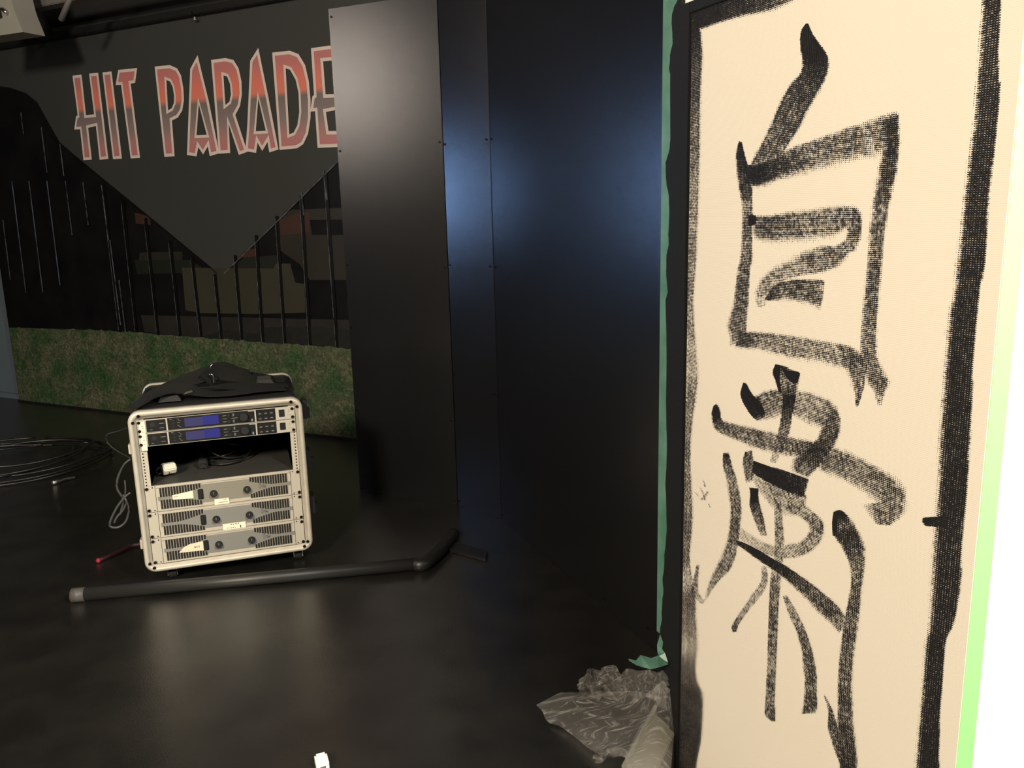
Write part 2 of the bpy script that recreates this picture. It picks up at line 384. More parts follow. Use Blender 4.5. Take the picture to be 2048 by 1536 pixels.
# lettering: traced outlines (x, y) of the crop 100..700 x 60..360
def z4(P): return [mu(100+x/3.4133, 60+y/3.4133) for x, y in P]
LET = [
 ('H', [(155, 312), (217, 305), (247, 582), (303, 576), (268, 298), (330, 292), (400, 880), (340, 886), (315, 655), (262, 668), (287, 885), (230, 889), (207, 678), (167, 680), (180, 588), (190, 584), (188, 560)], []),
 ('I', [(360, 290), (422, 283), (493, 878), (432, 882)], []),
 ('T', [(468, 273), (597, 260), (583, 362), (553, 366), (617, 873), (553, 877), (487, 375), (450, 376)], []),
 ('P', [(717, 250), (820, 240), (870, 262), (897, 310), (913, 400), (917, 480), (905, 550), (875, 598), (835, 618), (853, 862), (783, 866)], [[(797, 342), (822, 352), (840, 390), (850, 450), (848, 500), (833, 535), (808, 549)]]),
 ('A', [(1010, 172), (1085, 480), (1158, 842), (1093, 861), (1080, 795), (1048, 850), (1015, 800), (1003, 863), (938, 853), (960, 265)], [[(1018, 505), (1073, 716), (1003, 719)]]),
 ('R', [(1103, 205), (1200, 192), (1255, 205), (1290, 260), (1310, 350), (1313, 440), (1300, 520), (1268, 580), (1350, 832), (1292, 853), (1222, 640), (1233, 839), (1155, 845)], [[(1187, 310), (1212, 318), (1232, 370), (1238, 440), (1228, 490), (1200, 512)]]),
 ('A', [(1425, 122), (1490, 440), (1563, 816), (1500, 836), (1488, 765), (1452, 826), (1420, 770), (1410, 839), (1337, 828), (1350, 650), (1370, 210)], [[(1425, 468), (1476, 688), (1408, 692)]]),
 ('D', [(1520, 155), (1640, 142), (1700, 165), (1745, 240), (1770, 350), (1782, 480), (1782, 600), (1765, 710), (1732, 780), (1690, 808), (1570, 819)], [[(1612, 262), (1642, 272), (1680, 340), (1700, 430), (1705, 560), (1692, 650), (1667, 700), (1637, 713)]]),
 ('E', [(1785, 125), (2000, 95), (2010, 200), (1868, 215), (1885, 440), (2010, 436), (2020, 535), (1887, 560), (1905, 690), (2050, 690), (2060, 795), (1830, 805), (1813, 555), (1780, 558), (1795, 452), (1806, 445)], [])]
def letter_mat():
    m = mat('letter_red_to_grey_print', (0.3, 0.1, 0.1), .5); nt = m.node_tree; b = nt.nodes['Principled BSDF']
    tc = nt.nodes.new('ShaderNodeTexCoord'); sp = nt.nodes.new('ShaderNodeSeparateXYZ'); nt.links.new(tc.outputs['Object'], sp.inputs[0])
    l0 = mu(100+215/3.4133, 60+555/3.4133); l1 = mu(100+1850/3.4133, 60+415/3.4133)
    k = (l1[1]-l0[1])/(l1[0]-l0[0])
    a = nt.nodes.new('ShaderNodeMath'); a.operation = 'MULTIPLY_ADD'; a.inputs[1].default_value = -k; a.inputs[2].default_value = -(l0[1]-k*l0[0])
    nt.links.new(sp.outputs['X'], a.inputs[0])
    c = nt.nodes.new('ShaderNodeMath'); c.operation = 'ADD'; nt.links.new(a.outputs[0], c.inputs[0]); nt.links.new(sp.outputs['Z'], c.inputs[1])
    d = nt.nodes.new('ShaderNodeMapRange'); d.inputs[1].default_value = -.28; d.inputs[2].default_value = .28; nt.links.new(c.outputs[0], d.inputs[0])
    r = nt.nodes.new('ShaderNodeValToRGB'); e = r.color_ramp.elements
    e[0].position = 0; e[0].color = (0.42, 0.14, 0.15, 1); e[1].position = 1; e[1].color = (0.34, 0.15, 0.15, 1)
    for p, cc in ((.14, (0.36, 0.17, 0.17)), (.27, (0.21, 0.16, 0.16)), (.475, (0.15, 0.125, 0.12)), (.525, (0.60, 0.17, 0.12)), (.62, (0.60, 0.16, 0.12)), (.78, (0.42, 0.15, 0.145))):
        x = e.new(p); x.color = (*cc, 1)
    nt.links.new(d.outputs[0], r.inputs['Fac']); nt.links.new(r.outputs['Color'], b.inputs['Base Color'])
    return m
M_let = letter_mat(); M_leto = mat('letter_pale_outline', (0.58, 0.49, 0.46), .5)
names = {'H': 'pale outlined red and grey letter H'}
for i, (ch, out, holes) in enumerate(LET):
    O = z4(out); Hs = [z4(h) for h in holes]; bm = NB(); d = .0165 if i > 2 else .0155
    y0 = -.0015 - .0003*i
    poly(bm, O, Hs, y=y0, mi=0)
    fill = inset(O, d); fh = [[tuple(p) for p in inset(h, -d*.85)] for h in Hs]
    poly(bm, fill, fh, y=y0-.0015-.0003*(8-i)*0, mi=1)
    if ch == 'A':   # little inverted triangle foot in the letter's crossbar is part of the fill
        pass
    o = obj('letter', bm, [M_leto, M_let], mural, I4); o['label'] = 'red and grey letter %s with pale outline' % ch

# ------------------------------------------------------------------ black boards
def board(F, W, z0, z1, label, screws, x0=0, y0=0, th=.012):
    t = empty('wall_board', F.M); tag(t, label, 'board')
    bm = NB(); box(bm, x0, W, y0, y0+th, z0, z1, .001); obj('panel', bm, [M_board], t, I4)
    for u, v in screws:
        bm = NB(); cyl(bm, (u, y0-.0025, v), .0045, .003, seg=12); obj('screw', bm, M_screw, t, I4)
    return t
T1 = F1.uv(656, 18)[1]
sc1 = [(.012, v) for v in (T1-.03, 1.43, .98, .72, .37, .02)] + [(W1-.012, v) for v in (1.44, .97, .36, .02)]
bd1 = board(F1, W1, .0, T1, 'narrow black board catching a warm sheen, standing in front of the mural', sc1)
for x0, x1 in ((.0, .02), (W1-.02, W1-.004)):
    bm = NB(); box(bm, x0, x1, .0125, .14, .0, T1-.005); obj('stud', bm, M_board_w, bd1, I4)
z = [F2.uv(x, y)[1] for x, y in ((884, 262), (893, 530), (905, 778), (912, 1000))]
board(F2, W2-.0015, 0, 2.95, 'narrow black board with a bright blue glow, right of the sheen-catching board', [(.012, v) for v in (1.43, .98, .55, .02)] + [(W2-.02, 1.43), (W2-.02, .98), (W2-.02, .5)], .004)
board(F3, W3+.5, 0, 2.95, 'wide black board reaching from the seam to the green tape', [(.012, v) for v in (1.43, .98, .5, .025)] + [(W3-.06, .05), (W3-.3, .03)], .0015)
bm = NB(); box(bm, -.02, W3+.6, .03, .12, 0, 2.95); tag(obj('wall_right', bm, M_dark, M=F3.M), kind='structure')
bm = NB(); box(bm, -.05, W2, .03, .10, 0, 2.95); tag(obj('wall_corner', bm, M_dark, M=F2.M), kind='structure')

# ------------------------------------------------------------------ canvas wall
cu = lambda x, y: FC.uv(x, y)
uT = cu(1327, 0)[0]; uA = cu(1350, 768)[0]; uB = cu(1376, 500)[0]; uR = cu(2007, 500)[0]; zT = cu(1383, 30)[1]
bm = NB(); box(bm, uT, uR-.002, .012, .30, 0, 2.95); tag(obj('wall_near', bm, M_white, M=FC.M), kind='structure')
# black painted casing: outer strip, inner strip with head
bm = NB(); box(bm, uT+.0005, uA-.0012, .0, .012, 0, 2.95, .001)
tag(obj('trim_1', bm, M_trim, M=FC.M), kind='structure')
bm = NB(); box(bm, uA+.0012, uB-.002, -.004, .012, 0, zT+.022, .001); box(bm, uB-.003, uR-.25, -.004, .012, zT+.003, zT+.022, .001)
tag(obj('trim_2', bm, M_trim, M=FC.M), kind='structure')
canv = empty('canvas_panel', FC.M)
tag(canv, 'tall beige canvas panel with black brush-painted characters and border', 'canvas')
bm = NB(); box(bm, uB+.001, uR, 0, .011, .0, zT, .0002); obj('canvas_cloth', bm, M_canvas, canv, I4)
bm = NB(); box(bm, uB+.0405, uR, -.0, .011, zT+.0235, 2.95); tag(obj('wall_upper', bm, M_white, M=FC.M), kind='structure')

Z1 = lambda x, y: (1280+x/2.6667, y/2.6667)
Z2 = lambda x, y: (1280+x/2.6667, 500+y/2.6667)
Z3 = lambda x, y: (1280+x/2.6667, 1000+y/2.6667)
layer = [0]
def stroke(name, stations, el=.25, er=.25, label=None, edge=.34, ragtop=.1):
    """stations: (zone, xl, yl, xr, yr, coverage); el/er softness of the two edges"""
    L = []; Rr = []; C = []
    for zf, a, b, c, d, cov in stations:
        l = cu(*zf(a, b)); r = cu(*zf(c, d)); L.append((l[0], 0, l[1])); Rr.append((r[0], 0, r[1])); C.append((cov, 0, 0))
    L = smoothpts(L, 8); Rr = smoothpts(Rr, 8); C = smoothpts(C, 8)
    layer[0] += 1; y = -.0007 - .00008*layer[0]
    bm = NB(); lay = bm.verts.layers.float.new('cov'); N = 14; grid = []
    for i, (l, r, c) in enumerate(zip(L, Rr, C)):
        row = []
        for k in range(-2, N+3):
            t = k/N; p = l + (r-l)*t
            v = bm.verts.new((p.x, y, p.z))
            e = 1.0
            e = min(e, (t+.14)/max(el, .02)); e = min(e, (1.14-t)/max(er, .02))
            ee = min(1, (i+1.2)/2.5, (len(L)-i+.2)/2.5)
            e = max(0, min(1, e)); e = e*e*(3-2*e)
            streak = .04*math.sin(t*23+layer[0]) + .04*math.sin(t*51+1.7*layer[0]) - .07
            v[lay] = (c.x + streak*(c.x < .85)) * (.0 + 1.0*e) * ee - .55*(1-e)
            row.append(v)
        grid.append(row)
    for a, b in zip(grid, grid[1:]):
        for k in range(len(a)-1):
            try:
                f = bm.faces.new((a[k], a[k+1], b[k+1], b[k])); f.normal_update()
                if f.normal.y > 0: f.normal_flip()
            except ValueError: pass
    me = bpy.data.meshes.new(name); bm.to_mesh(me); bm.free(); me.materials.append(M_paint)
    o = bpy.data.objects.new(name, me); COL.objects.link(o); o.parent = canv
    if label: o['label'] = label
    return o
A, B, C3 = Z1, Z2, Z3
stroke('painted_border', [(A, 232, 70, 330, 150, 1.1), (A, 232, 150, 326, 150, 1.0), (A, 232, 300, 340, 300, .85), (A, 232, 500, 330, 500, .75), (A, 230, 700, 328, 700, .68), (A, 225, 1000, 322, 1000, .62), (A, 220, 1387, 308, 1387, .6),
  (B, 220, 300, 292, 300, .62), (B, 213, 600, 315, 600, .5), (B, 210, 700, 318, 700, .55), (B, 205, 900, 290, 900, .65), (B, 200, 1100, 275, 1100, .7), (B, 198, 1330, 286, 1330, .7),
  (C3, 196, 150, 286, 150, .75), (C3, 194, 300, 272, 300, .75), (C3, 192, 430, 290, 430, .5), (C3, 192, 520, 305, 520, .75), (C3, 192, 640, 310, 650, .7), (C3, 192, 780, 318, 780, .55), (C3, 192, 900, 305, 900, .8), (C3, 192, 980, 320, 980, .85), (C3, 205, 1060, 342, 1050, .95), (C3, 210, 1250, 335, 1250, .95), (C3, 210, 1390, 310, 1390, .9), (C3, 210, 1500, 300, 1500, .85), (C3, 210, 1700, 300, 1700, .85)], .02, .3, 'black border down the left edge')
stroke('painted_border', [(A, 262, 66, 300, 158, 1.1), (A, 340, 52, 345, 158, 1.0), (A, 400, 30, 420, 130, .95), (A, 550, -25, 560, 95, .85), (A, 700, -75, 722, 62, .8), (A, 840, -130, 850, -2, .6), (A, 950, -170, 960, -50, .4)], .02, .4, 'black border along the top')
stroke('painted_border', [(A, 1820, -200, 1930, -200, .8), (A, 1810, 0, 1920, 0, .85), (A, 1790, 300, 1908, 300, .8), (A, 1775, 500, 1912, 490, .85), (A, 1755, 700, 1895, 700, .85), (A, 1720, 1000, 1860, 1000, .9), (A, 1690, 1250, 1840, 1250, .9), (A, 1670, 1387, 1835, 1387, .9),
  (B, 1655, 250, 1808, 200, .95), (B, 1630, 350, 1790, 350, .95), (B, 1610, 600, 1768, 600, .95), (B, 1590, 850, 1760, 850, 1.0), (B, 1575, 1050, 1748, 1050, 1.0), (B, 1565, 1340, 1730, 1340, 1.05),
  (C3, 1555, 100, 1720, 100, 1.05), (C3, 1545, 250, 1708, 250, 1.0), (C3, 1535, 450, 1700, 450, 1.0), (C3, 1525, 650, 1668, 650, 1.0), (C3, 1510, 760, 1625, 760, 1.05), (C3, 1495, 950, 1610, 950, 1.05), (C3, 1475, 1200, 1592, 1200, 1.1), (C3, 1455, 1440, 1588, 1440, 1.1), (C3, 1430, 1750, 1570, 1750, 1.1)], .55, .12, 'broad black border down the right edge')
stroke('painted_border', [(A, 1920, 440, 1935, 430, .5), (A, 1890, 480, 1928, 480, .85), (A, 1880, 560, 1915, 560, .5), (A, 1850, 700, 1900, 700, .4), (A, 1835, 900, 1880, 900, .35), (A, 1820, 1100, 1862, 1100, .3), (B, 1790, 100, 1835, 100, .5), (B, 1770, 330, 1815, 260, .45), (B, 1755, 600, 1785, 600, .3), (B, 1745, 1000, 1780, 1000, .3)], .3, .6, 'thin smudge beside the right border')
stroke('painted_border', [(C3, 1524, 92, 1640, 84, 1.2), (C3, 1519, 112, 1640, 112, 1.2), (C3, 1530, 138, 1640, 150, 1.1)], .1, .1)
S_ = 'brush_stroke'
stroke(S_, [(A, 888, 125, 900, 125, 1.2), (A, 862, 170, 922, 180, 1.25), (A, 860, 250, 950, 225, 1.2), (A, 872, 320, 1000, 300, 1.0), (A, 860, 385, 1002, 380, .85), (A, 790, 470, 960, 480, .74), (A, 740, 570, 900, 580, .70), (A, 700, 660, 850, 680, .68), (A, 650, 760, 785, 790, .62), (A, 600, 860, 730, 890, .6), (A, 580, 900, 690, 950, .55)], .22, .2, 'slanting stroke, darkest at its tip')
stroke(S_, [(A, 528, 752, 545, 755, 1.0), (A, 513, 820, 562, 830, .9), (A, 513, 900, 590, 930, .85), (A, 525, 1000, 600, 1010, .8), (A, 540, 1100, 603, 1100, .66), (A, 540, 1250, 602, 1250, .62), (A, 530, 1387, 600, 1387, .66), (B, 518, 100, 590, 100, .68), (B, 500, 250, 582, 250, .74), (B, 478, 340, 575, 340, .68), (B, 463, 400, 570, 410, .7), (B, 472, 470, 565, 465, .6), (B, 480, 515, 540, 490, .4)], .35, .2)
stroke(S_, [(A, 560, 880, 560, 1000, .9), (A, 620, 880, 640, 1010, .95), (A, 700, 850, 730, 980, .82), (A, 800, 795, 850, 960, .68), (A, 900, 760, 940, 930, .62), (A, 1050, 705, 1080, 895, .56), (A, 1200, 655, 1210, 870, .56), (A, 1320, 615, 1290, 860, .62), (A, 1385, 610, 1375, 850, .7)], .2, .5)
stroke(S_, [(A, 1290, 620, 1388, 625, .7), (A, 1290, 760, 1392, 760, .75), (A, 1262, 900, 1378, 900, .72), (A, 1235, 1050, 1348, 1050, .68), (A, 1215, 1200, 1322, 1200, .66), (A, 1200, 1387, 1302, 1387, .66), (B, 1190, 200, 1287, 200, .68), (B, 1168, 400, 1272, 400, .66), (B, 1160, 560, 1275, 560, .66), (B, 1165, 640, 1310, 640, .66), (B, 1190, 700, 1338, 700, .68), (B, 1235, 750, 1315, 760, .6), (B, 1265, 830, 1290, 835, .4)], .5, .3)
stroke(S_, [(B, 530, 425, 500, 530, .6), (B, 570, 435, 555, 540, .78), (B, 650, 440, 640, 550, .62), (B, 800, 455, 790, 590, .58), (B, 950, 480, 930, 615, .52), (B, 1070, 500, 1050, 640, .6), (B, 1150, 530, 1100, 670, .68), (B, 1215, 600, 1120, 740, .66), (B, 1200, 720, 1140, 790, .64), (B, 1168, 830, 1150, 835, .75)], .2, .5)
stroke(S_, [(A, 600, 1145, 612, 1290, .6), (A, 700, 1145, 720, 1305, .68), (A, 850, 1120, 860, 1305, .58), (A, 1000, 1100, 1000, 1290, .55), (A, 1100, 1095, 1050, 1270, .56), (A, 1165, 1110, 1090, 1240, .58), (A, 1188, 1180, 1095, 1260, .62), (A, 1180, 1270, 1070, 1290, .6), (A, 1150, 1340, 1010, 1310, .56), (B, 1130, 10, 950, -30, .58), (B, 1060, 90, 840, 5, .56), (B, 950, 125, 760, 50, .52), (B, 830, 145, 680, 100, .5), (B, 740, 185, 625, 160, .48), (B, 690, 235, 605, 230, .46), (B, 675, 300, 620, 310, .3)], .25, .45)
stroke(S_, [(A, 580, 1150, 580, 1195, 1.3), (A, 605, 1150, 605, 1195, 1.3), (A, 622, 1155, 622, 1190, 1.2)], .05, .05)
stroke(S_, [(B, 670, 262, 690, 272, .9), (B, 720, 190, 740, 280, .72), (B, 800, 165, 800, 285, .68), (B, 900, 160, 900, 305, .66), (B, 990, 168, 968, 340, .6)], .15, .5)
stroke(S_, [(B, 728, 608, 748, 612, 1.3), (B, 712, 650, 800, 630, .72), (B, 728, 700, 848, 670, .68), (B, 745, 745, 838, 750, .7), (B, 765, 800, 832, 800, 1.0), (B, 755, 900, 812, 900, .75), (B, 740, 970, 802, 970, .68), (B, 720, 1050, 772, 1050, .58), (B, 695, 1130, 725, 1140, .4)], .2, .2)
stroke(S_, [(B, 728, 608, 748, 612, 1.4), (B, 716, 650, 748, 640, 1.3), (B, 730, 700, 748, 700, 1.2), (B, 745, 760, 760, 760, 1.1)], .1, .1)
stroke(S_, [(B, 768, 630, 790, 640, 1.1), (B, 775, 650, 845, 650, 1.35), (B, 800, 690, 848, 680, 1.35), (B, 825, 712, 840, 710, 1.0)], .1, .1)
stroke(S_, [(B, 556, 706, 570, 710, 1.3), (B, 543, 770, 598, 765, 1.3), (B, 568, 830, 640, 810, 1.2), (B, 600, 880, 668, 860, 1.0), (B, 630, 910, 668, 890, .7)], .15, .15)
stroke(S_, [(B, 600, 790, 640, 915, .7), (B, 680, 748, 710, 905, .62), (B, 760, 742, 775, 880, .6), (B, 850, 745, 840, 900, .52), (B, 950, 770, 900, 935, .55), (B, 1035, 815, 950, 950, .6), (B, 1072, 880, 960, 965, .68), (B, 1072, 960, 940, 1005, .74), (B, 1040, 1050, 880, 1060, .85), (B, 980, 1130, 820, 1110, .8), (B, 900, 1215, 800, 1170, .6)], .25, .35)
stroke(S_, [(B, 415, 818, 395, 830, 1.0), (B, 432, 850, 382, 890, .95), (B, 445, 900, 405, 965, .75), (B, 520, 925, 490, 1010, .66), (B, 640, 950, 620, 1065, .66), (B, 780, 985, 760, 1100, .64), (B, 900, 1010, 880, 1130, .68), (B, 1040, 1045, 990, 1200, .64), (B, 1150, 1085, 1100, 1245, .6), (B, 1250, 1140, 1180, 1300, .6), (B, 1350, 1195, 1250, 1350, .6), (B, 1415, 1260, 1290, 1370, .66), (C3, 1432, 20, 1190, 20, .66), (C3, 1400, 90, 1230, 100, .68), (C3, 1340, 135, 1260, 130, .6)], .3, .4)
stroke(S_, [(B, 445, 1082, 475, 1078, .95), (B, 440, 1150, 495, 1150, .66), (B, 460, 1230, 520, 1230, .6), (B, 472, 1320, 538, 1320, .66), (C3, 480, 60, 542, 60, .7), (C3, 470, 180, 532, 180, .68), (C3, 440, 270, 512, 290, .6), (C3, 395, 370, 480, 370, .66), (C3, 360, 460, 415, 440, .55), (C3, 345, 540, 365, 520, .4)], .4, .15)
stroke(S_, [(B, 565, 1075, 600, 1065, .8), (B, 553, 1130, 610, 1130, .68), (B, 562, 1190, 612, 1190, .64), (B, 570, 1240, 600, 1235, .4)], .2, .2)
stroke(S_, [(B, 605, 1125, 598, 1185, 1.0), (B, 700, 1160, 680, 1235, 1.1), (B, 800, 1190, 780, 1285, 1.0), (B, 905, 1228, 880, 1320, .95)], .1, .25)
stroke(S_, [(B, 598, 1180, 598, 1220, .35), (B, 680, 1215, 670, 1330, .48), (B, 780, 1260, 740, 1400, .50), (B, 890, 1290, 850, 1420, .56), (C3, 900, 20, 740, 20, .5), (C3, 940, 60, 800, 60, .56), (C3, 985, 110, 880, 110, .62), (C3, 990, 160, 905, 150, .64), (C3, 975, 215, 890, 190, .6), (C3, 920, 275, 850, 220, .58), (C3, 840, 310, 790, 230, .52), (C3, 740, 310, 720, 240, .5), (C3, 650, 280, 640, 205, .42), (C3, 570, 240, 570, 160, .36), (C3, 525, 190, 535, 135, .3)], .3, .3)
stroke(S_, [(B, 590, 1265, 635, 1270, 1.3), (B, 595, 1310, 635, 1315, 1.2), (C3, 590, 20, 642, 20, .85), (C3, 612, 100, 662, 90, .72), (C3, 650, 190, 682, 190, .66)], .2, .2)
stroke(S_, [(C3, 712, -70, 760, -70, .5), (C3, 720, 60, 765, 60, .58), (C3, 722, 250, 775, 250, .56), (C3, 702, 400, 760, 400, .6), (C3, 692, 550, 748, 550, .66), (C3, 688, 700, 742, 700, .66), (C3, 682, 900, 732, 900, .64), (C3, 674, 1050, 727, 1050, .64), (C3, 670, 1140, 727, 1140, .66), (C3, 705, 1180, 727, 1180, .8)], .25, .25)
stroke(S_, [(C3, 650, 350, 682, 350, .45), (C3, 648, 430, 688, 430, .55), (C3, 590, 515, 660, 500, .5), (C3, 535, 600, 585, 590, .56), (C3, 492, 670, 535, 660, .68), (C3, 500, 705, 520, 700, .8)], .3, .3)
stroke(S_, [(C3, 518, 210, 518, 235, .9), (C3, 600, 248, 590, 290, .95), (C3, 700, 305, 680, 355, 1.0), (C3, 800, 365, 780, 430, .9), (C3, 900, 435, 870, 520, .76), (C3, 1000, 515, 960, 615, .74), (C3, 1060, 570, 1030, 680, .72), (C3, 1115, 645, 1060, 720, .6)], .12, .45)
stroke(S_, [(C3, 765, 508, 788, 506, .55), (C3, 792, 600, 832, 580, .52), (C3, 835, 700, 885, 690, .62), (C3, 862, 800, 918, 790, .72), (C3, 872, 900, 942, 900, .68), (C3, 880, 1000, 947, 1000, .68), (C3, 870, 1100, 947, 1100, .72), (C3, 862, 1140, 940, 1135, .66)], .35, .15)
stroke(S_, [(C3, 1048, 55, 1082, 50, 1.2), (C3, 1035, 130, 1140, 105, .75), (C3, 1045, 190, 1172, 160, .85), (C3, 1080, 250, 1205, 235, .8), (C3, 1122, 340, 1212, 330, .68), (C3, 1128, 450, 1194, 450, .7), (C3, 1108, 570, 1184, 570, .72), (C3, 1085, 700, 1168, 700, .72), (C3, 1068, 850, 1148, 850, .72), (C3, 1060, 1000, 1142, 1000, .72), (C3, 1058, 1150, 1147, 1150, .72), (C3, 1062, 1280, 1160, 1280, .76), (C3, 1070, 1390, 1168, 1390, .8), (C3, 1065, 1500, 1168, 1500, .8)], .25, .3)
stroke(S_, [(C3, 1042, 60, 1062, 55, 1.3), (C3, 1034, 120, 1056, 120, 1.3), (C3, 1036, 190, 1050, 190, 1.0)], .1, .1)
stroke(S_, [(C3, 985, 1035, 992, 1035, .5), (C3, 1008, 1120, 1032, 1110, .66), (C3, 1008, 1220, 1062, 1200, .7), (C3, 1038, 1320, 1095, 1300, .72), (C3, 1070, 1410, 1125, 1390, .8), (C3, 1080, 1500, 1130, 1480, .7)], .3, .3)
stroke(S_, [(C3, 308, 340, 322, 345, .7), (C3, 290, 420, 318, 420, .6), (C3, 278, 480, 320, 480, .5), (C3, 305, 530, 335, 515, .5), (C3, 340, 555, 355, 535, .4)], .3, .3)
for q in ([(300, 1290), (318, 1312), (310, 1302)], [(325, 1262), (345, 1300), (350, 1330)], [(330, 1330), (352, 1310), (368, 1285)], [(350, 1340), (372, 1352), (380, 1372)], [(345, 1228), (352, 1250), (350, 1262)]):
    stroke('brush_stroke', [(B, x-4, y-2, x+5, y+3, .5) for x, y in q], .3, .3, 'faint small scribble mark')

# receding bright wall round the corner, with masking tape ---------------------------------
FW = Frame(FC.M @ Vector((uR, 0, 0)), -65.4+90)
bm = NB(); box(bm, .001, 1.2, 0, .25, 0, 2.95); tag(obj('wall_front', bm, M_white, M=FW.M), kind='structure')
bm = NB(); box(bm, .0012, .034, -.0008, 0, .02, 2.4)
tag(obj('masking_tape', bm, M_ltape, M=FW.M), 'bright green masking tape strip between beige canvas and glaring white wall', 'tape')

# green tape along the casing's left side: ragged inner edge painted over
gt = empty('masking_tape', FC.M); tag(gt, 'torn teal green masking tape down the left side of the black casing', 'tape')
edge = [(0, 575), (60, 540), (160, 490), (300, 455), (420, 445), (600, 455), (760, 460), (880, 468), (1000, 440), (1120, 415), (1300, 410), (1400, 395)]
pl_ = [(1327, -30)] + [(1300+x/10.24, y/10.24) for y, x in edge]
pr = [(1340.5, 150), (1341, 280), (1338, 305), (1334, 318), (1331.5, 325), (1332, 350), (1333, 370), (1336, 380), (1338, 395), (1338.5, 430), (1337, 470), (1338, 490), (1333, 510), (1332, 545), (1336, 585), (1331, 600), (1333.5, 700), (1332, 800), (1334, 900), (1331, 970), (1334, 1060), (1329, 1110), (1328, 1140), (1325, 1160), (1327, 1182), (1325, 1200), (1323.5, 1225), (1324, 1240), (1320.5, 1255), (1320, 1270)]
R_ = [cu(*p) for p in ([(1355, -30), (1356, 0)] + [(1300+x/10.24, y/10.24) for y, x in edge[1:]] + pr)]
jr = []
for a, b in zip(R_, R_[1:]):
    for k in range(4):
        t = k/4; jr.append((a[0]+(b[0]-a[0])*t+random.uniform(-.0006, .0006), a[1]+(b[1]-a[1])*t))
Lx = uT
bm = NB(); out = [(Lx, jr[0][1])] + jr + [(Lx+.0003, jr[-1][1])]
poly(bm, out[::-1], y=-.0008, th=.0007); obj('tape_strip', bm, M_gtape, gt, I4)
# loose curled tape end near the floor
def strip(bm, A_, B_):
    va = [bm.verts.new(p) for p in A_]; vb = [bm.verts.new(p) for p in B_]
    for i in range(len(va)-1): bm.faces.new((va[i], va[i+1], vb[i+1], vb[i]))
def at(F, x, y, off=0.0):
    u, v = F.uv(x, y, off); return Vector((u, off, v))
bm = NB()
strip(bm, [at(FC, 1320, 1270, -.002), at(FC, 1314, 1290, -.004), at(FC, 1315, 1305, -.006), at(FC, 1318, 1312, -.012), at(FC, 1334, 1328, -.008)],
          [at(FC, 1320.8, 1270, -.002), at(FC, 1326, 1285, -.002), at(FC, 1324, 1298, -.001), at(FC, 1330, 1306, -.001), at(FC, 1337, 1328, -.001)])
strip(bm, [at(FC, 1257, 1317, -.055), at(FC, 1272, 1321, -.05), at(FC, 1281, 1310, -.045), at(FC, 1303, 1316, -.03), at(FC, 1316, 1311, -.014), at(FC, 1326, 1320, -.012), at(FC, 1336, 1327, -.008)],
          [at(FC, 1258, 1321, -.058), at(FC, 1272, 1330, -.06), at(FC, 1288, 1335, -.06), at(FC, 1302, 1338, -.055), at(FC, 1316, 1335, -.04), at(FC, 1326, 1332, -.025), at(FC, 1337, 1328, -.012)])
o = obj('tape_end', bm, M_gtape, gt, I4); md = o.modifiers.new('s', 'SOLIDIFY'); md.thickness = .0004

# ------------------------------------------------------------------ top: batten, rail, lamps
bm = NB(); a = FM.uv(0, 66); zt = FM.uv(400, 32)[1]
box(bm, ML-.3, MR, -.05, -.0, zt+.00, zt+.035, .004)
for u in (FM.uv(398, 32)[0], FM.uv(68, 64)[0]): cyl(bm, (u, -.062, zt+.004), .010, .012, seg=12)
tag(obj('trim_3', bm, M_black, M=FM.M), kind='structure')
bm = NB(); u = FM.uv(398, 34)[0]; cyl(bm, (u, -.030, zt-.022), .007, .012, axis='z', seg=12); cyl(bm, (u, -.030, zt-.026), .013, .006, axis='z', seg=12)
tag(obj('ceiling_hook', bm, M_steel, M=FM.M), 'tiny bright screw hook under the rail above the word PARADE', 'hook')
bm = NB(); box(bm, ML-.3, MR, -.34, -.27, zt+.075, zt+.135, .004)
tag(obj('lighting_beam', bm, M_grey, M=FM.M), 'long grey ceiling beam running above the mural', 'beam')
bm = NB(); box(bm, ML-.3, MR, -.46, -.38, zt+.04, zt+.07, .003)
FL = FM.M
# slanting strut
bm2 = NB(); a_ = at(FM, 122, 40, -.45); b_ = at(FM, 152, -30, -.45)
tube(bm2, [a_, b_], .014, 8, 1); tag(obj('ceiling_strut', bm2, M_grey, M=FM.M), 'grey slanting strut meeting the ceiling beam at the top left', 'strut')
bm.free()
sp = empty('stage_lamp', FM.M); tag(sp, 'grey stage lamp hood cut off by the top left corner', 'lamp')
o_ = -.55
P = [at(FM, *p, o_) for p in ((-60, -60), (8, -60), (26, 12), (30, 24), (46, 64), (-60, 80))]
bm = NB(); poly(bm, [(p.x, p.z) for p in P][::-1], y=o_, th=.12); obj('hood', bm, mat('lamp_hood_grey', (0.26, 0.25, 0.22), .55), sp, I4)
bm = NB(); p1, p2 = at(FM, 5, 18, o_-.01), at(FM, 14, 26, o_-.01); tube(bm, [p1, p2], .010, 10, 1); obj('hood_highlight', bm, M_steel, sp, I4)  # the bright steel rod stands in for a highlight on the hood
bm = NB(); p1, p2 = at(FM, -8, 8, o_-.012), at(FM, -2, 36, o_-.012); tube(bm, [p1, p2], .016, 10, 1); obj('yoke', bm, M_black, sp, I4)
s2 = empty('spotlight', FM.M); tag(s2, 'black spotlight with a bright edge hanging above the mural left', 'lamp')
bm = NB(); a_, b_ = at(FM, 60, 28, -.34), at(FM, 84, 62, -.16); tube(bm, [a_, b_], .055, 20, 1); obj('lamp_body', bm, M_black, s2, I4)
bm = NB(); tube(bm, [at(FM, 66, -30, -.24), at(FM, 70, 40, -.24)], .012, 8, 1); obj('hanger', bm, M_black, s2, I4)
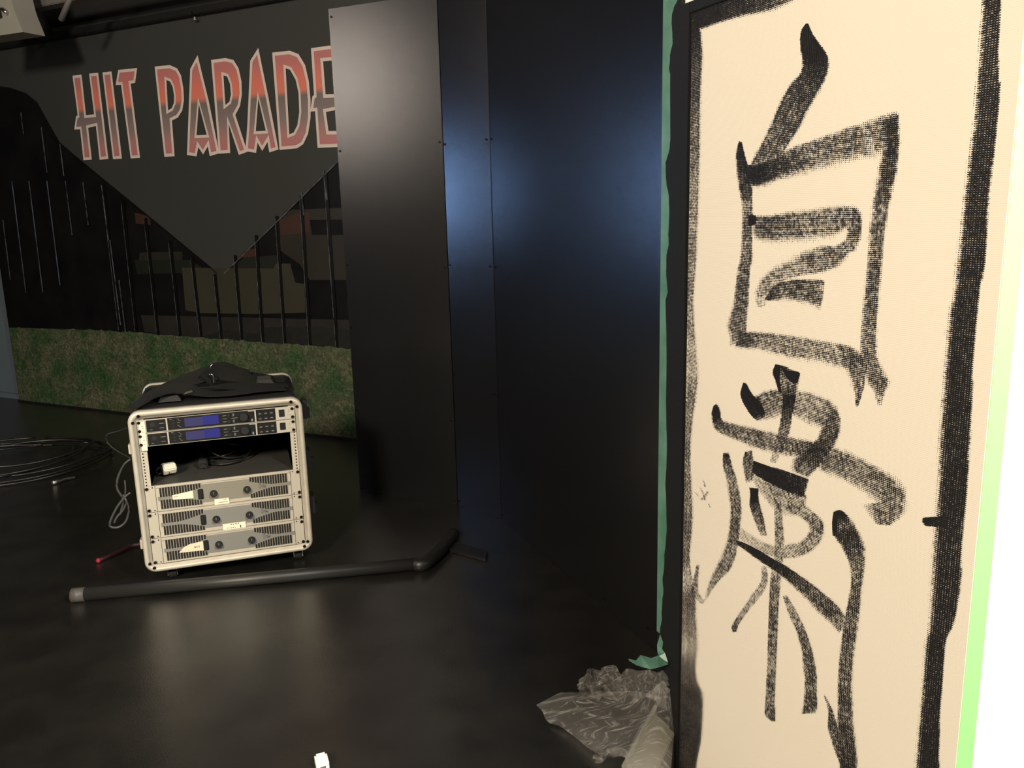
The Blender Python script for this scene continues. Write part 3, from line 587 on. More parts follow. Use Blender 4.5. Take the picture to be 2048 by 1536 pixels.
bm = NB(); tube(bm, [at(FM, 63, 46, -.38), at(FM, 68, 59, -.38)], .0055, 8, 1); obj('edge_highlight', bm, M_steel, s2, I4)  # thin steel rod modelled in place of the line highlight along the body

# ------------------------------------------------------------------ rack case
RB = Matrix.Translation((-1.21, 2.528, 0)) @ Matrix.Rotation(math.radians(18.2), 4, 'Z')
class FR(Frame): pass
FRk = Frame((-1.21, 2.528, 0), 18.2)
RW, Z0, Z1_ = .535, .05, .590
rack = empty('rack_case', RB); tag(rack, 'wheeled black flight case with rounded aluminium front frame, on the stage floor', 'equipment case')
def round_frame(bm, y0, y1, t):
    lo = [(p[0], p[1]) for p in rrect(0, RW, Z0, Z1_, .036, 8)]; li = [(p[0], p[1]) for p in rrect(t, RW-t, Z0+t, Z1_-t, .018, 8)]
    lm = [(p[0], p[1]) for p in rrect(.004, RW-.004, Z0+.004, Z1_-.004, .033, 8)]; l2 = [(p[0], p[1]) for p in rrect(t*.62, RW-t*.62, Z0+t*.62, Z1_-t*.62, .024, 8)]
    q = lambda L, y: [(p[0], y, p[1]) for p in L]
    loft(bm, [q(lo, y1), q(lo, y0+.006), q(lm, y0), q(l2, y0-.001), q(l2, y0+.003), q(li, y0+.004), q(li, y1)], close=True)
bm = NB(); round_frame(bm, -.006, .03, .024); obj('front_frame', bm, M_alu, rack, I4)
bm = NB(); round_frame(bm, .47, .50, .012); obj('back_frame', bm, M_alu, rack, I4)
bm = NB(); T_ = .008
q = lambda r, y, i: [(p[0], y, p[1]) for p in rrect(i, RW-i, Z0+i, Z1_-i, r, 8)]
loft(bm, [q(.034, .028, .004), q(.034, .474, .004), q(.026, .474, .012), q(.026, .028, .012)], close=True); obj('shell', bm, M_black, rack, I4, True)
bm = NB(); box(bm, .012, RW-.012, .462, .468, Z0+.012, Z1_-.012); obj('back_panel', bm, M_black, rack, I4)
# vertical rack rails with holes
for x0, x1 in ((.025, .046), (RW-.046, RW-.025)):
    bm = NB(); box(bm, x0, x1, .004, .008, Z0+.024, Z1_-.024)
    for k in range(14):
        cyl(bm, ((x0+x1)/2+(.003 if x0 > .2 else -.003), .0032, .345+.0105*k), .0024, .001, seg=10, mi=1)
    obj('rack_rail', bm, [M_panel, M_screw], rack, I4)
# corner screws of frame
for x, zz in ((.028, Z0+.018), (.016, Z0+.034), (RW-.03, Z0+.018), (RW-.018, Z0+.034), (.034, Z1_-.014), (.016, Z1_-.034), (RW-.036, Z1_-.012), (RW-.018, Z1_-.030)):
    bm = NB(); cyl(bm, (x, -.010, zz), .0052, .005, seg=12, r2=.0042); obj('screw', bm, M_screw, rack, I4)
# casters
for cx, cy in ((.075, .06), (RW-.05, .06), (.06, .43), (RW-.06, .43)):
    bm = NB(); box(bm, cx-.028, cx+.028, cy-.025, cy+.025, Z0-.006, Z0-.0005, .001); box(bm, cx-.016, cx-.013, cy-.015, cy+.02, .012, Z0-.005); box(bm, cx+.013, cx+.016, cy-.015, cy+.02, .012, Z0-.005)
    c = obj('caster', bm, M_steel, rack, I4)
    bm = NB(); cyl(bm, (cx-.011, cy, .0185), .0185, .022, axis='x', seg=24); obj('wheel', bm, M_rubber, c, I4)
# latches on right side, small keepers on left
for zz, yy in ((.535, .05), (.36, .05), (.20, .04)):
    bm = NB(); box(bm, RW, RW+.018, yy-.02, yy+.04, zz-.03, zz+.035, .003); box(bm, RW+.016, RW+.026, yy-.005, yy+.02, zz-.032, zz+.004, .002); obj('latch', bm, M_black, rack, I4)
for zz in (.47, .15):
    bm = NB(); box(bm, -.007, 0, .0, .03, zz-.016, zz+.016, .002); obj('keeper_plate', bm, M_alu, rack, I4)
# top webbing handle brackets
for cx in (.08, .42):
    bm = NB(); box(bm, cx-.03, cx+.03, .20, .31, Z1_-.004, Z1_+.004, .002); obj('handle_bracket', bm, M_black, rack, I4)

U = .04445; XP0 = (RW-.4826)/2; XP1 = XP0+.4826
def fp(name, f, m, par):
    bm = NB(); f(bm); return obj(name, bm, m, par, I4)
def label_marks(bm, x0, x1, zc, n, h, y, mi=1):
    for i in range(n):
        x = x0+(x1-x0)*(i+.15)/n; box(bm, x, x+(x1-x0)/n*random.uniform(.35, .75), y-.0002, y, zc-h*random.uniform(.2, .5), zc+h*random.uniform(.2, .5), mi=mi)
# power amplifiers ------------------------------------------------------
def amp(zb, label, ins):
    t = empty('power_amplifier', RB @ Matrix.Translation((0, 0, zb))); tag(t, label, 'amplifier', 'power amplifiers stacked in the rack')
    h = 2*U-.0008; X = lambda f: XP0+.4826*f
    fp('chassis', lambda b: box(b, XP0+.02, XP1-.02, .009, .40, .003, h-.002, .001), mat('dark_steel_lid', (0.05, 0.048, 0.042), .5), t)
    fp('front_panel', lambda b: (box(b, XP0, XP1, -.002, .002, .0005, h-.0005, .0006), box(b, X(.065), X(.935), -.0055, -.002, h-.0085, h-.001, .001), box(b, X(.065), X(.935), -.0055, -.002, .001, .0065, .001)), M_panel, t)
    # hourglass insert
    N = 16; up = []; lo = []
    for i in range(N+1):
        f = i/N; x = X(.075+.86*f)
        d = abs(f-.5)*2
        tt = max(0, (d-.42)/.58); tt = min(1, tt*1.25); tt = tt*tt*(3-2*tt)
        hh = .36*h*(1-tt)+.075*h*tt
        up.append((x, h*.485+hh)); lo.append((x, h*.485-hh*(1.0 if d > .42 else .95)))
    def insf(b): poly(b, up[::-1]+lo, y=-.0032, th=.0012)
    fp('face_insert', insf, ins, t)
    # ventilation slots
    for side in (0, 1):
        for row in (0, 1):
            b = NB()
            for k in range(15):
                f = .095+.245*k/14 if side == 0 else .905-.235*k/14
                fr = k/14
                prof = (0 if fr < .38 else ((fr-.38)/.62)**1.3)
                zi = (.065+.30*prof)*h
                if row == 0: za, zb_ = h*.485+zi*.62+.018*h, h*.90
                else: za, zb_ = h*.085, h*.485-zi*.62-.018*h
                x = X(f); box(b, x-.0031, x+.0031, -.0036, -.001, za, zb_)
                box(b, x+.0033, x+.0043, -.0052, -.001, za, zb_, mi=1)
            obj('vent_grille', b, [M_screw_dark, M_panel], t, I4)
    fp('power_switch', lambda b: (box(b, X(.325), X(.360), -.0065, -.002, h*.28, h*.68, .0018), box(b, X(.331), X(.354), -.0085, -.0062, h*.33, h*.62, .0014)), M_black, t)
    for f in (.425, .642):
        b = NB(); cyl(b, (X(f), -.0165, h*.44), .0095, .013, seg=28, r2=.0108); cyl(b, (X(f), -.0035, h*.44), .0122, .0012, seg=28)
        box(b, X(f)-.0007, X(f)+.0007, -.0170, -.0165, h*.44+.002, h*.44+.009, mi=1); obj('volume_knob', b, [M_rubber, M_icon], t, I4, False)
    def logo(b):
        x, zc_ = X(.745), h*.56
        poly(b, rrect(x-.0115, x+.0115, zc_-.0115, zc_+.0115, .001, 2), [rrect(x-.0105, x+.0105, zc_-.0105, zc_+.0105, .001, 2)], y=-.0036)
        poly(b, [(x+.0075*math.cos(a*math.pi/12)-.001, zc_+.0025+.0060*math.sin(a*math.pi/12)) for a in range(24)], [[(x+.0055*math.cos(a*math.pi/12)-.001, zc_+.0025+.0040*math.sin(a*math.pi/12)) for a in range(24)]], y=-.0036)
        box(b, x+.002, x+.0095, -.0038, -.0034, zc_-.0085, zc_-.0045); box(b, x-.0095, x+.001, -.0038, -.0034, zc_-.0075, zc_-.006)
    fp('maker_badge', logo, mat('badge_grey', (0.07, 0.065, 0.055), .5), t)
    fp('printed_legend', lambda b: (label_marks(b, X(.49), X(.56), h*.62, 5, .004, -.0034, 0), label_marks(b, X(.785), X(.84), h*.60, 6, .002, -.0034, 0), label_marks(b, X(.41), X(.44), h*.70, 2, .003, -.0034, 0), label_marks(b, X(.63), X(.66), h*.72, 2, .003, -.0034, 0)), mat('legend_grey', (0.20, 0.19, 0.16), .6), t)
    for x in (XP0+.006, XP1-.006):
        for zz in (.008, h-.008):
            b = NB(); cyl(b, (x, -.007, zz), .0052, .005, seg=12, r2=.0040); obj('screw', b, M_screw, t, I4)
            b = NB(); cyl(b, (x+(.017 if x < .2 else -.017), -.003, zz+.002*(1 if zz > .02 else -1)), .0020, .0015, seg=8); obj('small_screw', b, M_screw, t, I4)
    # seam line between ear and centre
    for f in (.062, .9355): fp('ear_groove', lambda b: box(b, X(f), X(f+.0025), -.0024, -.0015, .002, h-.002), M_screw, t)
    return t, X, h
M_screw_dark = mat('vent_black', (0.006, 0.005, 0.003), .7)
zb = Z0+.027
a3, X, h = amp(zb, 'lowest of three cream power amplifiers, peach label beside its switch', M_mid2)
fp('label_tape', lambda b: (poly(b, [(X(.165), h*.33), (X(.325), h*.30), (X(.325), h*.66), (X(.24), h*.62), (X(.20), h*.52)], y=-.0046, th=.0006), label_marks(b, X(.265), X(.305), h*.47, 3, .007, -.0047)), [M_tape2, M_ink], a3)
a2, X, h = amp(zb+2*U, 'middle of three cream power amplifiers, label stuck under its knobs', M_mid2)
fp('label_tape', lambda b: (box(b, X(.462), X(.612), -.0066, -.0056, -.002, h*.22), label_marks(b, X(.51), X(.575), h*.17, 4, .005, -.0067), label_marks(b, X(.485), X(.55), h*.04, 5, .005, -.0067), box(b, X(.575), X(.581), -.0070, -.0066, h*.0, h*.10, mi=2)), [M_tape, M_ink, M_black], a2)
a1, X, h = amp(zb+4*U, 'uppermost of three cream power amplifiers, two pale labels on its face', M_mid)
fp('label_tape', lambda b: (poly(b, [(X(.165), h*.40), (X(.295), h*.36), (X(.295), h*.66), (X(.27), h*.64), (X(.165), h*.57)], y=-.0046, th=.0006), label_marks(b, X(.175), X(.205), h*.50, 4, .006, -.0047)), [M_tape, M_ink], a1)
fp('label_tape', lambda b: (box(b, X(.425), X(.520), -.0066, -.0056, h*.0, h*.22), label_marks(b, X(.45), X(.51), h*.08, 6, .004, -.0067), label_marks(b, X(.48), X(.505), h*.18, 2, .003, -.0067)), [M_tape, M_ink], a1)
# wireless receivers ----------------------------------------------------
def receiver(zb, label):
    t = empty('wireless_receiver', RB @ Matrix.Translation((0, 0, zb))); tag(t, label, 'receiver', 'black rack receivers with blue displays')
    h = U-.0008; X = lambda f: XP0+.4826*f
    fp('chassis', lambda b: box(b, XP0+.02, XP1-.02, .009, .34, .002, h-.002, .001), M_black, t)
    fp('front_panel', lambda b: box(b, XP0, XP1, -.003, .002, .0005, h-.0005, .0006), M_panel, t)
    fp('headphone_face', lambda b: (box(b, X(.055), X(.175), -.0046, -.003, h*.06, h*.93, .0005), cyl(b, (X(.095), -.0056, h*.6), .008, .001, mi=2), [box(b, X(a), X(c), -.0050, -.0046, h*v, h*v+.0012, mi=1) for a, c, v in ((.075, .092, .2), (.135, .162, .28), (.135, .165, .62))]), [M_face, M_icon, M_rubber], t)
    def face(b):
        box(b, X(.185), X(.735), -.0046, -.003, h*.06, h*.97, .0005)
        for a, c, v in ((.20, .215, .85), (.245, .262, .55), (.53, .553, .73), (.53, .556, .50), (.53, .552, .27), (.585, .625, .49)): box(b, X(a), X(c), -.0050, -.0046, h*v, h*v+.0012, mi=1)
        for v in (.75, .28):
            cyl(b, (X(.568), -.0075, h*v), .0048, .003, seg=16, mi=2)
            for dz in (-.0035, 0, .0035): box(b, X(.592), X(.606), -.0050, -.0046, h*v+dz-.0004, h*v+dz+.0004, mi=1)
            box(b, X(.5975), X(.6005), -.0050, -.0046, h*v-.0035, h*v+.0035, mi=1)
            tube(b, [(X(.245), -.0048, h*v+.004), (X(.252), -.0048, h*v+.004), (X(.258), -.0048, h*v-.002), (X(.268), -.0048, h*v-.002)], .0005, 6, 3, mi=1)
        for v in (.75, .5, .25): cyl(b, (X(.22), -.0052, h*v), .0034, .0008, seg=12, mi=2)
        box(b, X(.695), X(.735), -.0050, -.0046, h*.88, h*.97, mi=1); box(b, X(.712), X(.722), -.0050, -.0046, h*.12, h*.32, mi=1)
    fp('control_face', face, [M_face, M_icon, M_rubber], t)
    fp('display', lambda b: (box(b, X(.290), X(.404), -.0052, -.0046, h*.20, h*.84), box(b, X(.404), X(.505), -.0052, -.0046, h*.20, h*.88, mi=1)), [M_blue1, M_blue2], t)
    b = NB(); cyl(b, (X(.665), -.018, h*.55), .0125, .0135, seg=28, r2=.0138); obj('control_knob', b, M_rubber, t, I4)
    fp('keypad_face', lambda b: box(b, X(.745), X(.872), -.0046, -.003, h*.06, h*.96, .0005), M_face, t)
    for f in (.770, .808, .846):
        for v in (.26, .64):
            fp('key', lambda b: (box(b, X(f)-.006, X(f)+.006, -.0062, -.0045, h*v-.004, h*v+.005, .001), box(b, X(f)-.004, X(f)+.004, -.0064, -.0062, h*v-.001, h*v+.001, mi=1)), [M_rubber, M_icon], t)
    fp('power_switch', lambda b: box(b, X(.895), X(.932), -.006, -.003, h*.25, h*.80, .001), M_black, t)
    fp('printed_legend', lambda b: (box(b, X(.958), X(.962), -.0033, -.003, h*.55, h*.75), box(b, X(.948), X(.978), -.0033, -.003, h*.32, h*.35)), mat('legend_pale', (0.28, 0.25, 0.20), .6), t)
    for x in (XP1-.008, XP0+.006):
        for zz in (.008, h-.008):
            b = NB(); cyl(b, (x, -.007, zz), .0050, .004, seg=12, r2=.0040); obj('screw', b, M_screw, t, I4)
    return t, X
zr = Z1_-.027-U
r1, X = receiver(zr, 'upper black rack receiver with blue display')
r2, X = receiver(zr-U, 'lower black rack receiver with blue display, tape label crossing its left end')
fp('label_tape', lambda b: (box(b, X(.012), X(.048), -.0054, -.0046, -.012, 2*U-.006), [box(b, X(.022)+random.uniform(0, .004), X(.038), -.0056, -.0054, z_, z_+.0015, mi=1) for z_ in (.008, .022, .03, .048, .060, .066)]), [M_tape, M_ink], r2)
b = r2
# things in the open bay ------------------------------------------------
bay = zb+6*U
t = empty('plug_adapter', RB @ Matrix.Translation((.095, .10, bay+.0012)) @ Matrix.Rotation(.3, 4, 'Z')); tag(t, 'ivory hexagonal plug adapter lying in the open bay of the rack', 'plug')
bm = NB(); q_ = bmesh.ops.create_cone(bm, cap_ends=True, segments=6, radius1=.025, radius2=.023, depth=.042)
bmesh.ops.transform(bm, matrix=Matrix.Translation((0, 0, .0225)) @ Matrix.Rotation(math.pi/2, 4, 'Y') @ Matrix.Diagonal((.85, 1, 1, 1)), verts=q_['verts'])
bmesh.ops.bevel(bm, geom=bm.edges[:], offset=.003, segments=2, affect='EDGES'); obj('body', bm, M_ivory, t, I4)
bm = NB(); cyl(bm, (-.004, -.0218, .012), .002, .003, seg=8); obj('pin_hole', bm, M_black, t, I4)
t = empty('cable_tangle', RB @ Matrix.Translation((0, 0, bay))); tag(t, 'tangled black power cords lying in the open bay of the rack', 'cord')
bm = NB()
tube(bm, [(.19, .30, .06), (.20, .20, .012), (.26, .14, .006), (.33, .17, .008), (.36, .24, .03), (.30, .30, .05)], .0042)
tube(bm, [(.17, .32, .09), (.22, .22, .04), (.28, .20, .010), (.36, .24, .006), (.42, .30, .03), (.44, .38, .08)], .0042)
tube(bm, [(.12, .30, .08), (.09, .20, .02), (.055, .14, .006), (.06, .10, .006), (.075, .105, .012)], .0030)
tube(bm, [(.20, .34, .07), (.28, .26, .05), (.33, .25, .03), (.27, .20, .02), (.22, .24, .008), (.25, .30, .006)], .0042)
obj('cable', bm, M_black, t, I4)
bm = NB(); box(bm, .185, .215, .135, .165, .0015, .030, .004); box(bm, .19, .21, .12, .137, .004, .018, .003); obj('plug', bm, M_rubber, t, I4)
bm = NB(); box(bm, .2085, .2115, .1185, .1205, .012, .014); box(bm, .2085, .2115, .1185, .1205, .006, .008); obj('plug_pin', bm, M_steel, t, I4)
# webbing strap bag on top ---------------------------------------------
t = empty('carrying_strap', RB @ Matrix.Translation((0, 0, Z1_))); tag(t, 'heap of black webbing carrying strap with metal buckles on top of the flight case', 'strap')
bm = NB()
ribbon(bm, [(.005, .05, .004, .1), (.03, .06, .012, .2), (.07, .10, .030, .3), (.12, .13, .040, .5), (.17, .13, .036, .6), (.22, .12, .020, .3), (.27, .12, .010, .1), (.34, .11, .012, .1), (.41, .12, .014, .1), (.49, .14, .005, .0)], .050, .004)
ribbon(bm, [(.06, .26, .006, .1), (.12, .30, .020, .4), (.19, .32, .035, .7), (.25, .34, .045, .8), (.32, .34, .030, .6), (.40, .31, .014, .2), (.50, .30, .005, .0)], .060, .004)
ribbon(bm, [(.03, .18, .006, .1), (.12, .19, .018, .3), (.22, .20, .022, -.2), (.32, .21, .016, .2), (.42, .19, .012, .1), (.50, .20, .005, 0)], .055, .004)
ribbon(bm, [(.20, .40, .006, .1), (.28, .38, .024, .4), (.36, .40, .020, .3), (.46, .38, .006, 0)], .045, .004)
obj('webbing', bm, M_fabric, t, I4)
bm = NB(); ribbon(bm, [(.23, .30, .025, 1.0), (.26, .34, .052, 1.2), (.30, .36, .050, 1.1), (.34, .37, .030, .8), (.38, .37, .02, .5)], .055, .010); obj('shoulder_pad', bm, M_fabric, t, I4)
for x0, yy in ((.085, .10), (.395, .20)):
    bm = NB(); L0 = [(x0, yy, .002), (x0+.070, yy, .002), (x0+.055, yy+.04, .022), (x0+.012, yy+.04, .022)]; L1 = [(a_, b_+.09, c_) for a_, b_, c_ in L0]
    loft(bm, [L0, L1]); bm.faces.new([bm.verts[:][i] for i in ()]) if False else None
    bm.verts.ensure_lookup_table(); bm.faces.new(bm.verts[0:4]); bm.faces.new(bm.verts[4:8][::-1])
    for f in bm.faces: f.smooth = False
    obj('strap_tab', bm, mat('grey_webbing', (0.035, 0.035, 0.032), .8, bump=(600, .5)), t, I4)
bm = NB(); tube(bm, [(.243, .29, .050), (.253, .29, .048), (.257, .29, .034), (.255, .29, .018)], .0028, 8); tube(bm, [(.246, .33, .060), (.250, .33, .072), (.256, .33, .078)], .0022, 8); obj('buckle', bm, M_steel, t, I4)
bm = NB(); poly(bm, [(.165, .022), (.195, .028), (.19, .034), (.172, .030)], y=.10, th=.004); obj('clip', bm, M_steel, t, I4)
# cords hanging left of the rack ---------------------------------------
def fl3(x, y, r=.004): p = flo(x, y, r); return (p.x, p.y, p.z)
bm = NB()
LK = lambda x, y, off: tuple(FRk.M @ at(FRk, x, y, off))
tube(bm, [LK(258, 856, .15), LK(240, 862, .18), LK(214, 870, .20), LK(218, 888, .20), LK(240, 905, .18), LK(262, 916, .15)], .0035)
o = obj('looped_cable', bm, M_rubber); tag(o, 'thin black cord looping out above the others on the left side of the flight case', 'cord')
bm = NB()
tube(bm, [LK(262, 918, .10), LK(248, 930, .10), LK(236, 955, .10), LK(234, 975, .10), LK(242, 990, .10), LK(250, 998, .10), LK(258, 985, .10)], .004)
tube(bm, [LK(262, 985, .08), LK(248, 996, .08), LK(232, 1018, .08), LK(220, 1045, .08), LK(223, 1054, .08), LK(238, 1054, .08), LK(252, 1042, .08), LK(258, 1018, .08), LK(252, 1000, .08), LK(246, 990, .09)], .004)
tube(bm, [LK(256, 1000, .09), LK(246, 1020, .09), LK(234, 1034, .09), LK(228, 1046, .09)], .004)
tube(bm, [LK(250, 960, .10), LK(251, 985, .09), LK(245, 1010, .09), LK(240, 1030, .09)], .0035)
o = obj('hanging_cable', bm, mat('dull_grey_cord', (0.045, 0.045, 0.043), .4)); tag(o, 'bundled grey-black cord hanging in loops left of the flight case', 'cord')
# red strap
bm = NB(); tube(bm, [fl3(282, 1088, .012), fl3(262, 1092, .010), fl3(235, 1105, .008), fl3(200, 1120, .007)], .0075, 10)
tt = obj('red_cord', bm, M_red); tag(tt, 'dark red rubber strap end on the floor left of the flight case', 'cord')
bm = NB(); bmesh.ops.create_uvsphere(bm, u_segments=12, v_segments=8, radius=.009); bmesh.ops.translate(bm, verts=bm.verts, vec=fl3(197, 1121, .009)); o = obj('end_cap', bm, mat('red_gloss', (0.25, 0.02, 0.03), .12), tt, I4, True)
# cable coil at left ---------------------------------------------------
bm = NB()
def loop(cx, cy, rx, ry, a0, a1, zz, rot, r=.006):
    pts = []
    n = 14
    for i in range(n+1):
        a = math.radians(a0+(a1-a0)*i/n); x = cx+rx*math.cos(a)*math.cos(rot)-ry*math.sin(a)*math.sin(rot); y = cy+rx*math.cos(a)*math.sin(rot)+ry*math.sin(a)*math.cos(rot)
        pts.append((x, y, zz+.008*math.sin(3*a+cx*9)+.004))
    tube(bm, pts, r, 8, 3)
cc = flo(30, 935)
for i, (dx, dy, rx, ry, zz) in enumerate(((0, 0, .44, .33, .012), (.02, .06, .40, .30, .03), (-.06, .02, .48, .36, .02), (-.1, -.04, .42, .28, .045), (-.05, .10, .36, .26, .05), (-.15, 0, .40, .34, .035))):
    loop(cc.x+dx, cc.y+dy, rx, ry, 20*i, 20*i+352, zz, .4)
tag(obj('cable_coil', bm, mat('black_cable', (0.009, 0.009, 0.008), .35), None), 'loose coil of black cable on the floor at the left', 'cable')
bm = NB(); p0, p1 = flo(104, 966, .012), flo(120, 962, .012); tube(bm, [tuple(p0), tuple(p1)], .010, 12, 1)
tube(bm, [tuple(p1), fl3(132, 958, .012), fl3(150, 955, .008)], .006)
t = obj('cable_connector', bm, mat('nickel_connector', (0.35, 0.35, 0.34), .25, .9)); tag(t, 'silver cable connector lying at the right edge of the cable coil', 'connector')
# ------------------------------------------------------------------ pipe with elbow and foot plate
pa, pb = flo(152, 1190, .021), flo(838, 1128, .021)
pc, pd = flo(885, 1095, .021), flo(908, 1068, .021)
pipe = empty('black_pipe', I4); tag(pipe, 'long black pipe with an elbow lying on the floor before the flight case', 'pipe')
bm = NB(); tube(bm, [pa, pb], .021, 24, 1); o = obj('tube', bm, mat('black_gloss_pipe', (0.016, 0.016, 0.0145), .45), pipe, I4, False)
d = (pb-pa).normalized()
bm = NB(); tube(bm, [pa-d*.012, pa+d*.028], .0225, 24, 1); obj('end_collar', bm, mat('worn_grey_collar', (0.075, 0.07, 0.065), .5), pipe, I4)
bm = NB(); tube(bm, [pb-d*.01, pb+d*.02, pc, pd], .0222, 20, 6); obj('elbow', bm, M_black, pipe, I4)
bm = NB(); e1, e2 = flo(897, 1097, .012), flo(972, 1118, .012); e3, e4 = flo(975, 1102, .012), flo(905, 1080, .012)
vv = [bm.verts.new(p) for p in (e1, e2, e3, e4)]; bm.faces.new(vv); g = bmesh.ops.extrude_face_region(bm, geom=bm.faces[:]); bmesh.ops.translate(bm, verts=[v for v in g['geom'] if isinstance(v, bmesh.types.BMVert)], vec=(0, 0, -.0115))
bmesh.ops.bevel(bm, geom=bm.edges[:], offset=.0015, segments=2, affect='EDGES')
tag(obj('foot_plate', bm, M_black), 'flat black plate on the floor beyond the pipe elbow', 'plate')
# ------------------------------------------------------------------ white charger at bottom edge
p = flo(643, 1518, .02); p.z = 0
t = empty('phone_charger', Matrix.Translation((p.x, p.y, 0)) @ Matrix.Rotation(math.radians(21), 4, 'Z')); tag(t, 'small white plug-in charger cube lying on the dark floor', 'charger')
bm = NB(); box(bm, -.0135, .0135, -.021, .019, .0005, .025, .0045); obj('body', bm, M_wplastic, t, I4)
for x in (-.008, .006):
    bm = NB(); box(bm, x-.0025, x+.0025, .018, .034, .012, .0135, .0004); obj('prong', bm, M_steel, t, I4)
bm = NB(); box(bm, -.006, .006, -.0214, -.0205, .010, .016, .0002); obj('port', bm, M_grey, t, I4)

# ------------------------------------------------------------------ wrapped box by the casing
def film_mat():
    m = bpy.data.materials.new('clear_plastic_film'); m.use_nodes = True; nt = m.node_tree; b = nt.nodes['Principled BSDF']
    b.inputs['Base Color'].default_value = (0.60, 0.57, 0.52, 1); b.inputs['Roughness'].default_value = .12; b.inputs['Specular IOR Level'].default_value = 1.0
    tc = nt.nodes.new('ShaderNodeTexCoord'); n = nt.nodes.new('ShaderNodeTexNoise'); n.inputs['Scale'].default_value = 18; n.inputs['Detail'].default_value = 5; n.inputs['Distortion'].default_value = .8
    bp = nt.nodes.new('ShaderNodeBump'); bp.inputs['Strength'].default_value = .6; bp.inputs['Distance'].default_value = .01
    nt.links.new(tc.outputs['Object'], n.inputs['Vector']); nt.links.new(n.outputs['Fac'], bp.inputs['Height']); nt.links.new(bp.outputs['Normal'], b.inputs['Normal'])
    tr = nt.nodes.new('ShaderNodeBsdfTransparent'); mx = nt.nodes.new('ShaderNodeMixShader'); lw = nt.nodes.new('ShaderNodeLayerWeight'); lw.inputs[0].default_value = .35
    mr = nt.nodes.new('ShaderNodeMapRange'); mr.inputs[3].default_value = .05; mr.inputs[4].default_value = .36
    sn = nt.nodes.new('ShaderNodeTexNoise'); sn.inputs['Scale'].default_value = 75; sn.inputs['Detail'].default_value = 5; sn.inputs['Distortion'].default_value = 1.0
    rr = nt.nodes.new('ShaderNodeMapRange'); rr.inputs[1].default_value = .50; rr.inputs[2].default_value = .72; rr.inputs[3].default_value = .0; rr.inputs[4].default_value = .9
    mp = nt.nodes.new('ShaderNodeMapping'); mp.inputs['Scale'].default_value = (.16, 1.1, .5); nt.links.new(tc.outputs['Object'], mp.inputs['Vector']); nt.links.new(mp.outputs['Vector'], sn.inputs['Vector']); nt.links.new(sn.outputs['Fac'], rr.inputs[0])
    ad = nt.nodes.new('ShaderNodeMath'); ad.operation = 'MULTIPLY_ADD'; ad.inputs[1].default_value = .55
    nt.links.new(lw.outputs['Facing'], ad.inputs[0]); nt.links.new(rr.outputs[0], ad.inputs[2]); nt.links.new(ad.outputs[0], mr.inputs[0]); nt.links.new(mr.outputs[0], mx.inputs[0]); nt.links.new(tr.outputs[0], mx.inputs[1]); nt.links.new(b.outputs[0], mx.inputs[2])
    nt.links.new(mx.outputs[0], nt.nodes['Material Output'].inputs['Surface'])
    return m
M_film = film_mat()
# cardboard/board box: long ridge parallel to the wall
BXH = .085
pA, pB = flo(1308, 1408, BXH), flo(1252, 1512, BXH)           # near top-left edge
ang = math.degrees(math.atan2(pB.y-pA.y, pB.x-pA.x)); BL = (pB-pA).length
FB = Frame((pA.x, pA.y, 0), ang)
bt = empty('cardboard_box', FB.M); tag(bt, 'low beige box under clear plastic at the foot of the black casing', 'box')
bm = NB(); box(bm, 0, BL+.03, .0, .07, .001, BXH, .002); obj('carton', bm, M_foam, bt, I4)
bm = NB(); box(bm, BL-.02, BL+.10, -.075, .05, .001, .018, .001); obj('bottom_flap', bm, M_card, bt, I4)
def film_grid(P, nu, nv, wr=.004, seed=1):
    """P: rows of control points (world); bilinear smooth surface with crumple"""
    rows = [smoothpts(r, nu) for r in P]; n = len(rows[0]); cols = [smoothpts([r[i] for r in rows], nv) for i in range(n)]
    rnd = random.Random(seed); bm = NB(); G = []
    for i, c in enumerate(cols):
        G.append([])
        for j, p in enumerate(c):
            wr_ = wr
            q = Vector(p) + Vector((rnd.uniform(-1, 1), rnd.uniform(-1, 1), rnd.uniform(-.6, 1)))*wr
            q.z = max(q.z, .003); G[-1].append(bm.verts.new(q))
    for a, b in zip(G, G[1:]):
        for k in range(len(a)-1): bm.faces.new((a[k], a[k+1], b[k+1], b[k]))
    for f in bm.faces: f.smooth = True
    return bm
ps = empty('plastic_sheet', Matrix.Translation(flo(1200, 1450))); tag(ps, 'crumpled clear plastic sheet draped over the low box and floor', 'plastic sheet')
psI = ps.matrix_world.inverted()
def F_(x, y, zz):
    p = flo(x, y, zz)
    if (FC.I @ p).y > -.010:                     # keep the film on the room side of the casing
        u, v = FC.uv(x, y, -.010); p = FC.M @ Vector((u, -.010, max(v, .004)))
    return tuple(p)
# skirt: rows run from the ridge out to the floor, alternating crest/valley folds
rows = []
top_ = [(1276, 1382), (1300, 1388), (1326, 1394), (1318, 1410), (1310, 1424), (1302, 1438), (1294, 1450), (1284, 1464), (1276, 1484), (1268, 1504), (1260, 1516)]
bot_ = [(1120, 1385), (1072, 1410), (1085, 1424), (1088, 1432), (1092, 1440), (1100, 1446), (1118, 1452), (1140, 1466), (1160, 1482), (1175, 1496), (1195, 1508)]
for k, ((x0, y0), (x1, y1)) in enumerate(zip(top_, bot_)):
    cr = (k % 2)*.016
    r = []
    for t_ in (0, .2, .45, .75, 1.0):
        hz = BXH*(1-t_)**1.25 + cr*(math.sin(math.pi*min(1, t_*.9+.08))) + .006
        r.append(F_(x0+(x1-x0)*t_, y0+(y1-y0)*t_, hz))
    rows.append(r)
bm = film_grid(rows, 5, 1, .0012, 3); bmesh.ops.transform(bm, matrix=psI, verts=bm.verts); obj('film_skirt', bm, M_film, ps, I4, False)
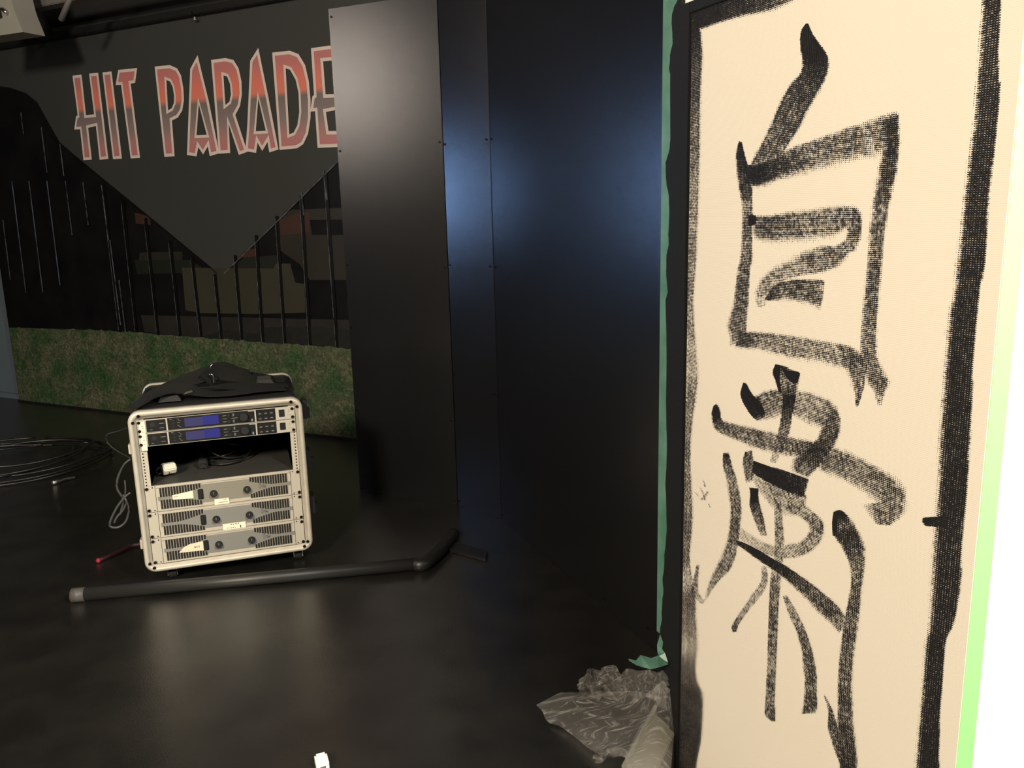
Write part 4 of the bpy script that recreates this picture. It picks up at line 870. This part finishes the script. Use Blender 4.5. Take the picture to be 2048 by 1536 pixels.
# crumpled heap at the back
rows = []
rnd = random.Random(11)
xs = [1158, 1172, 1190, 1206, 1222, 1240, 1258, 1276, 1296, 1316, 1334]
yb = [1398, 1392, 1396, 1398, 1394, 1400, 1394, 1400, 1396, 1404, 1420]
yt = [1360, 1342, 1344, 1330, 1336, 1346, 1340, 1338, 1348, 1344, 1352]
for k in range(len(xs)):
    r = []
    for i, t_ in enumerate((0, .25, .5, .75, 1.0)):
        zz = .008 + .075*math.sin(math.pi*min(.62, .12+t_*.5)) + rnd.uniform(-.014, .016)
        yy = yb[k]+(yt[k]-yb[k])*t_
        r.append(F_(xs[k]+rnd.uniform(-4, 4), yy, max(.006, zz)))
    rows.append(r)
bm = film_grid(rows, 3, 2, .0075, 5); bmesh.ops.transform(bm, matrix=psI, verts=bm.verts); obj('film_heap', bm, M_film, ps, I4, False)
# film over the box's top and casing side
rows = []
for k, (x0, y0, x1, y1) in enumerate(((1290, 1392, 1328, 1362), (1312, 1402, 1338, 1385), (1300, 1420, 1344, 1410), (1288, 1440, 1347, 1440), (1276, 1462, 1347, 1465), (1262, 1488, 1346, 1492), (1250, 1512, 1344, 1520), (1256, 1540, 1338, 1560))):
    rows.append([F_(x0+(x1-x0)*t_, y0+(y1-y0)*t_, BXH+.006+.012*math.sin(t_*3+k*2.1)*(k % 2) + .03*math.sin(math.pi*t_)) for t_ in (0, .3, .6, 1.0)])
bm = film_grid(rows, 3, 1, .0022, 8); bmesh.ops.transform(bm, matrix=psI, verts=bm.verts); obj('film_cover', bm, M_film, ps, I4, False)
# gathered bright lip at the near end
rows = []
for k, (x0, y0) in enumerate(((1185, 1508), (1200, 1506), (1214, 1498), (1232, 1496), (1250, 1498), (1256, 1512), (1258, 1530))):
    rows.append([F_(x0, y0, .05+.01*(k % 2)), F_(x0+3, y0+8, .04), F_(x0+5, y0+18, .014+.012*(k % 2))])
bm = film_grid(rows, 4, 2, .004, 9); bmesh.ops.transform(bm, matrix=psI, verts=bm.verts); obj('film_lip', bm, M_film, ps, I4, False)
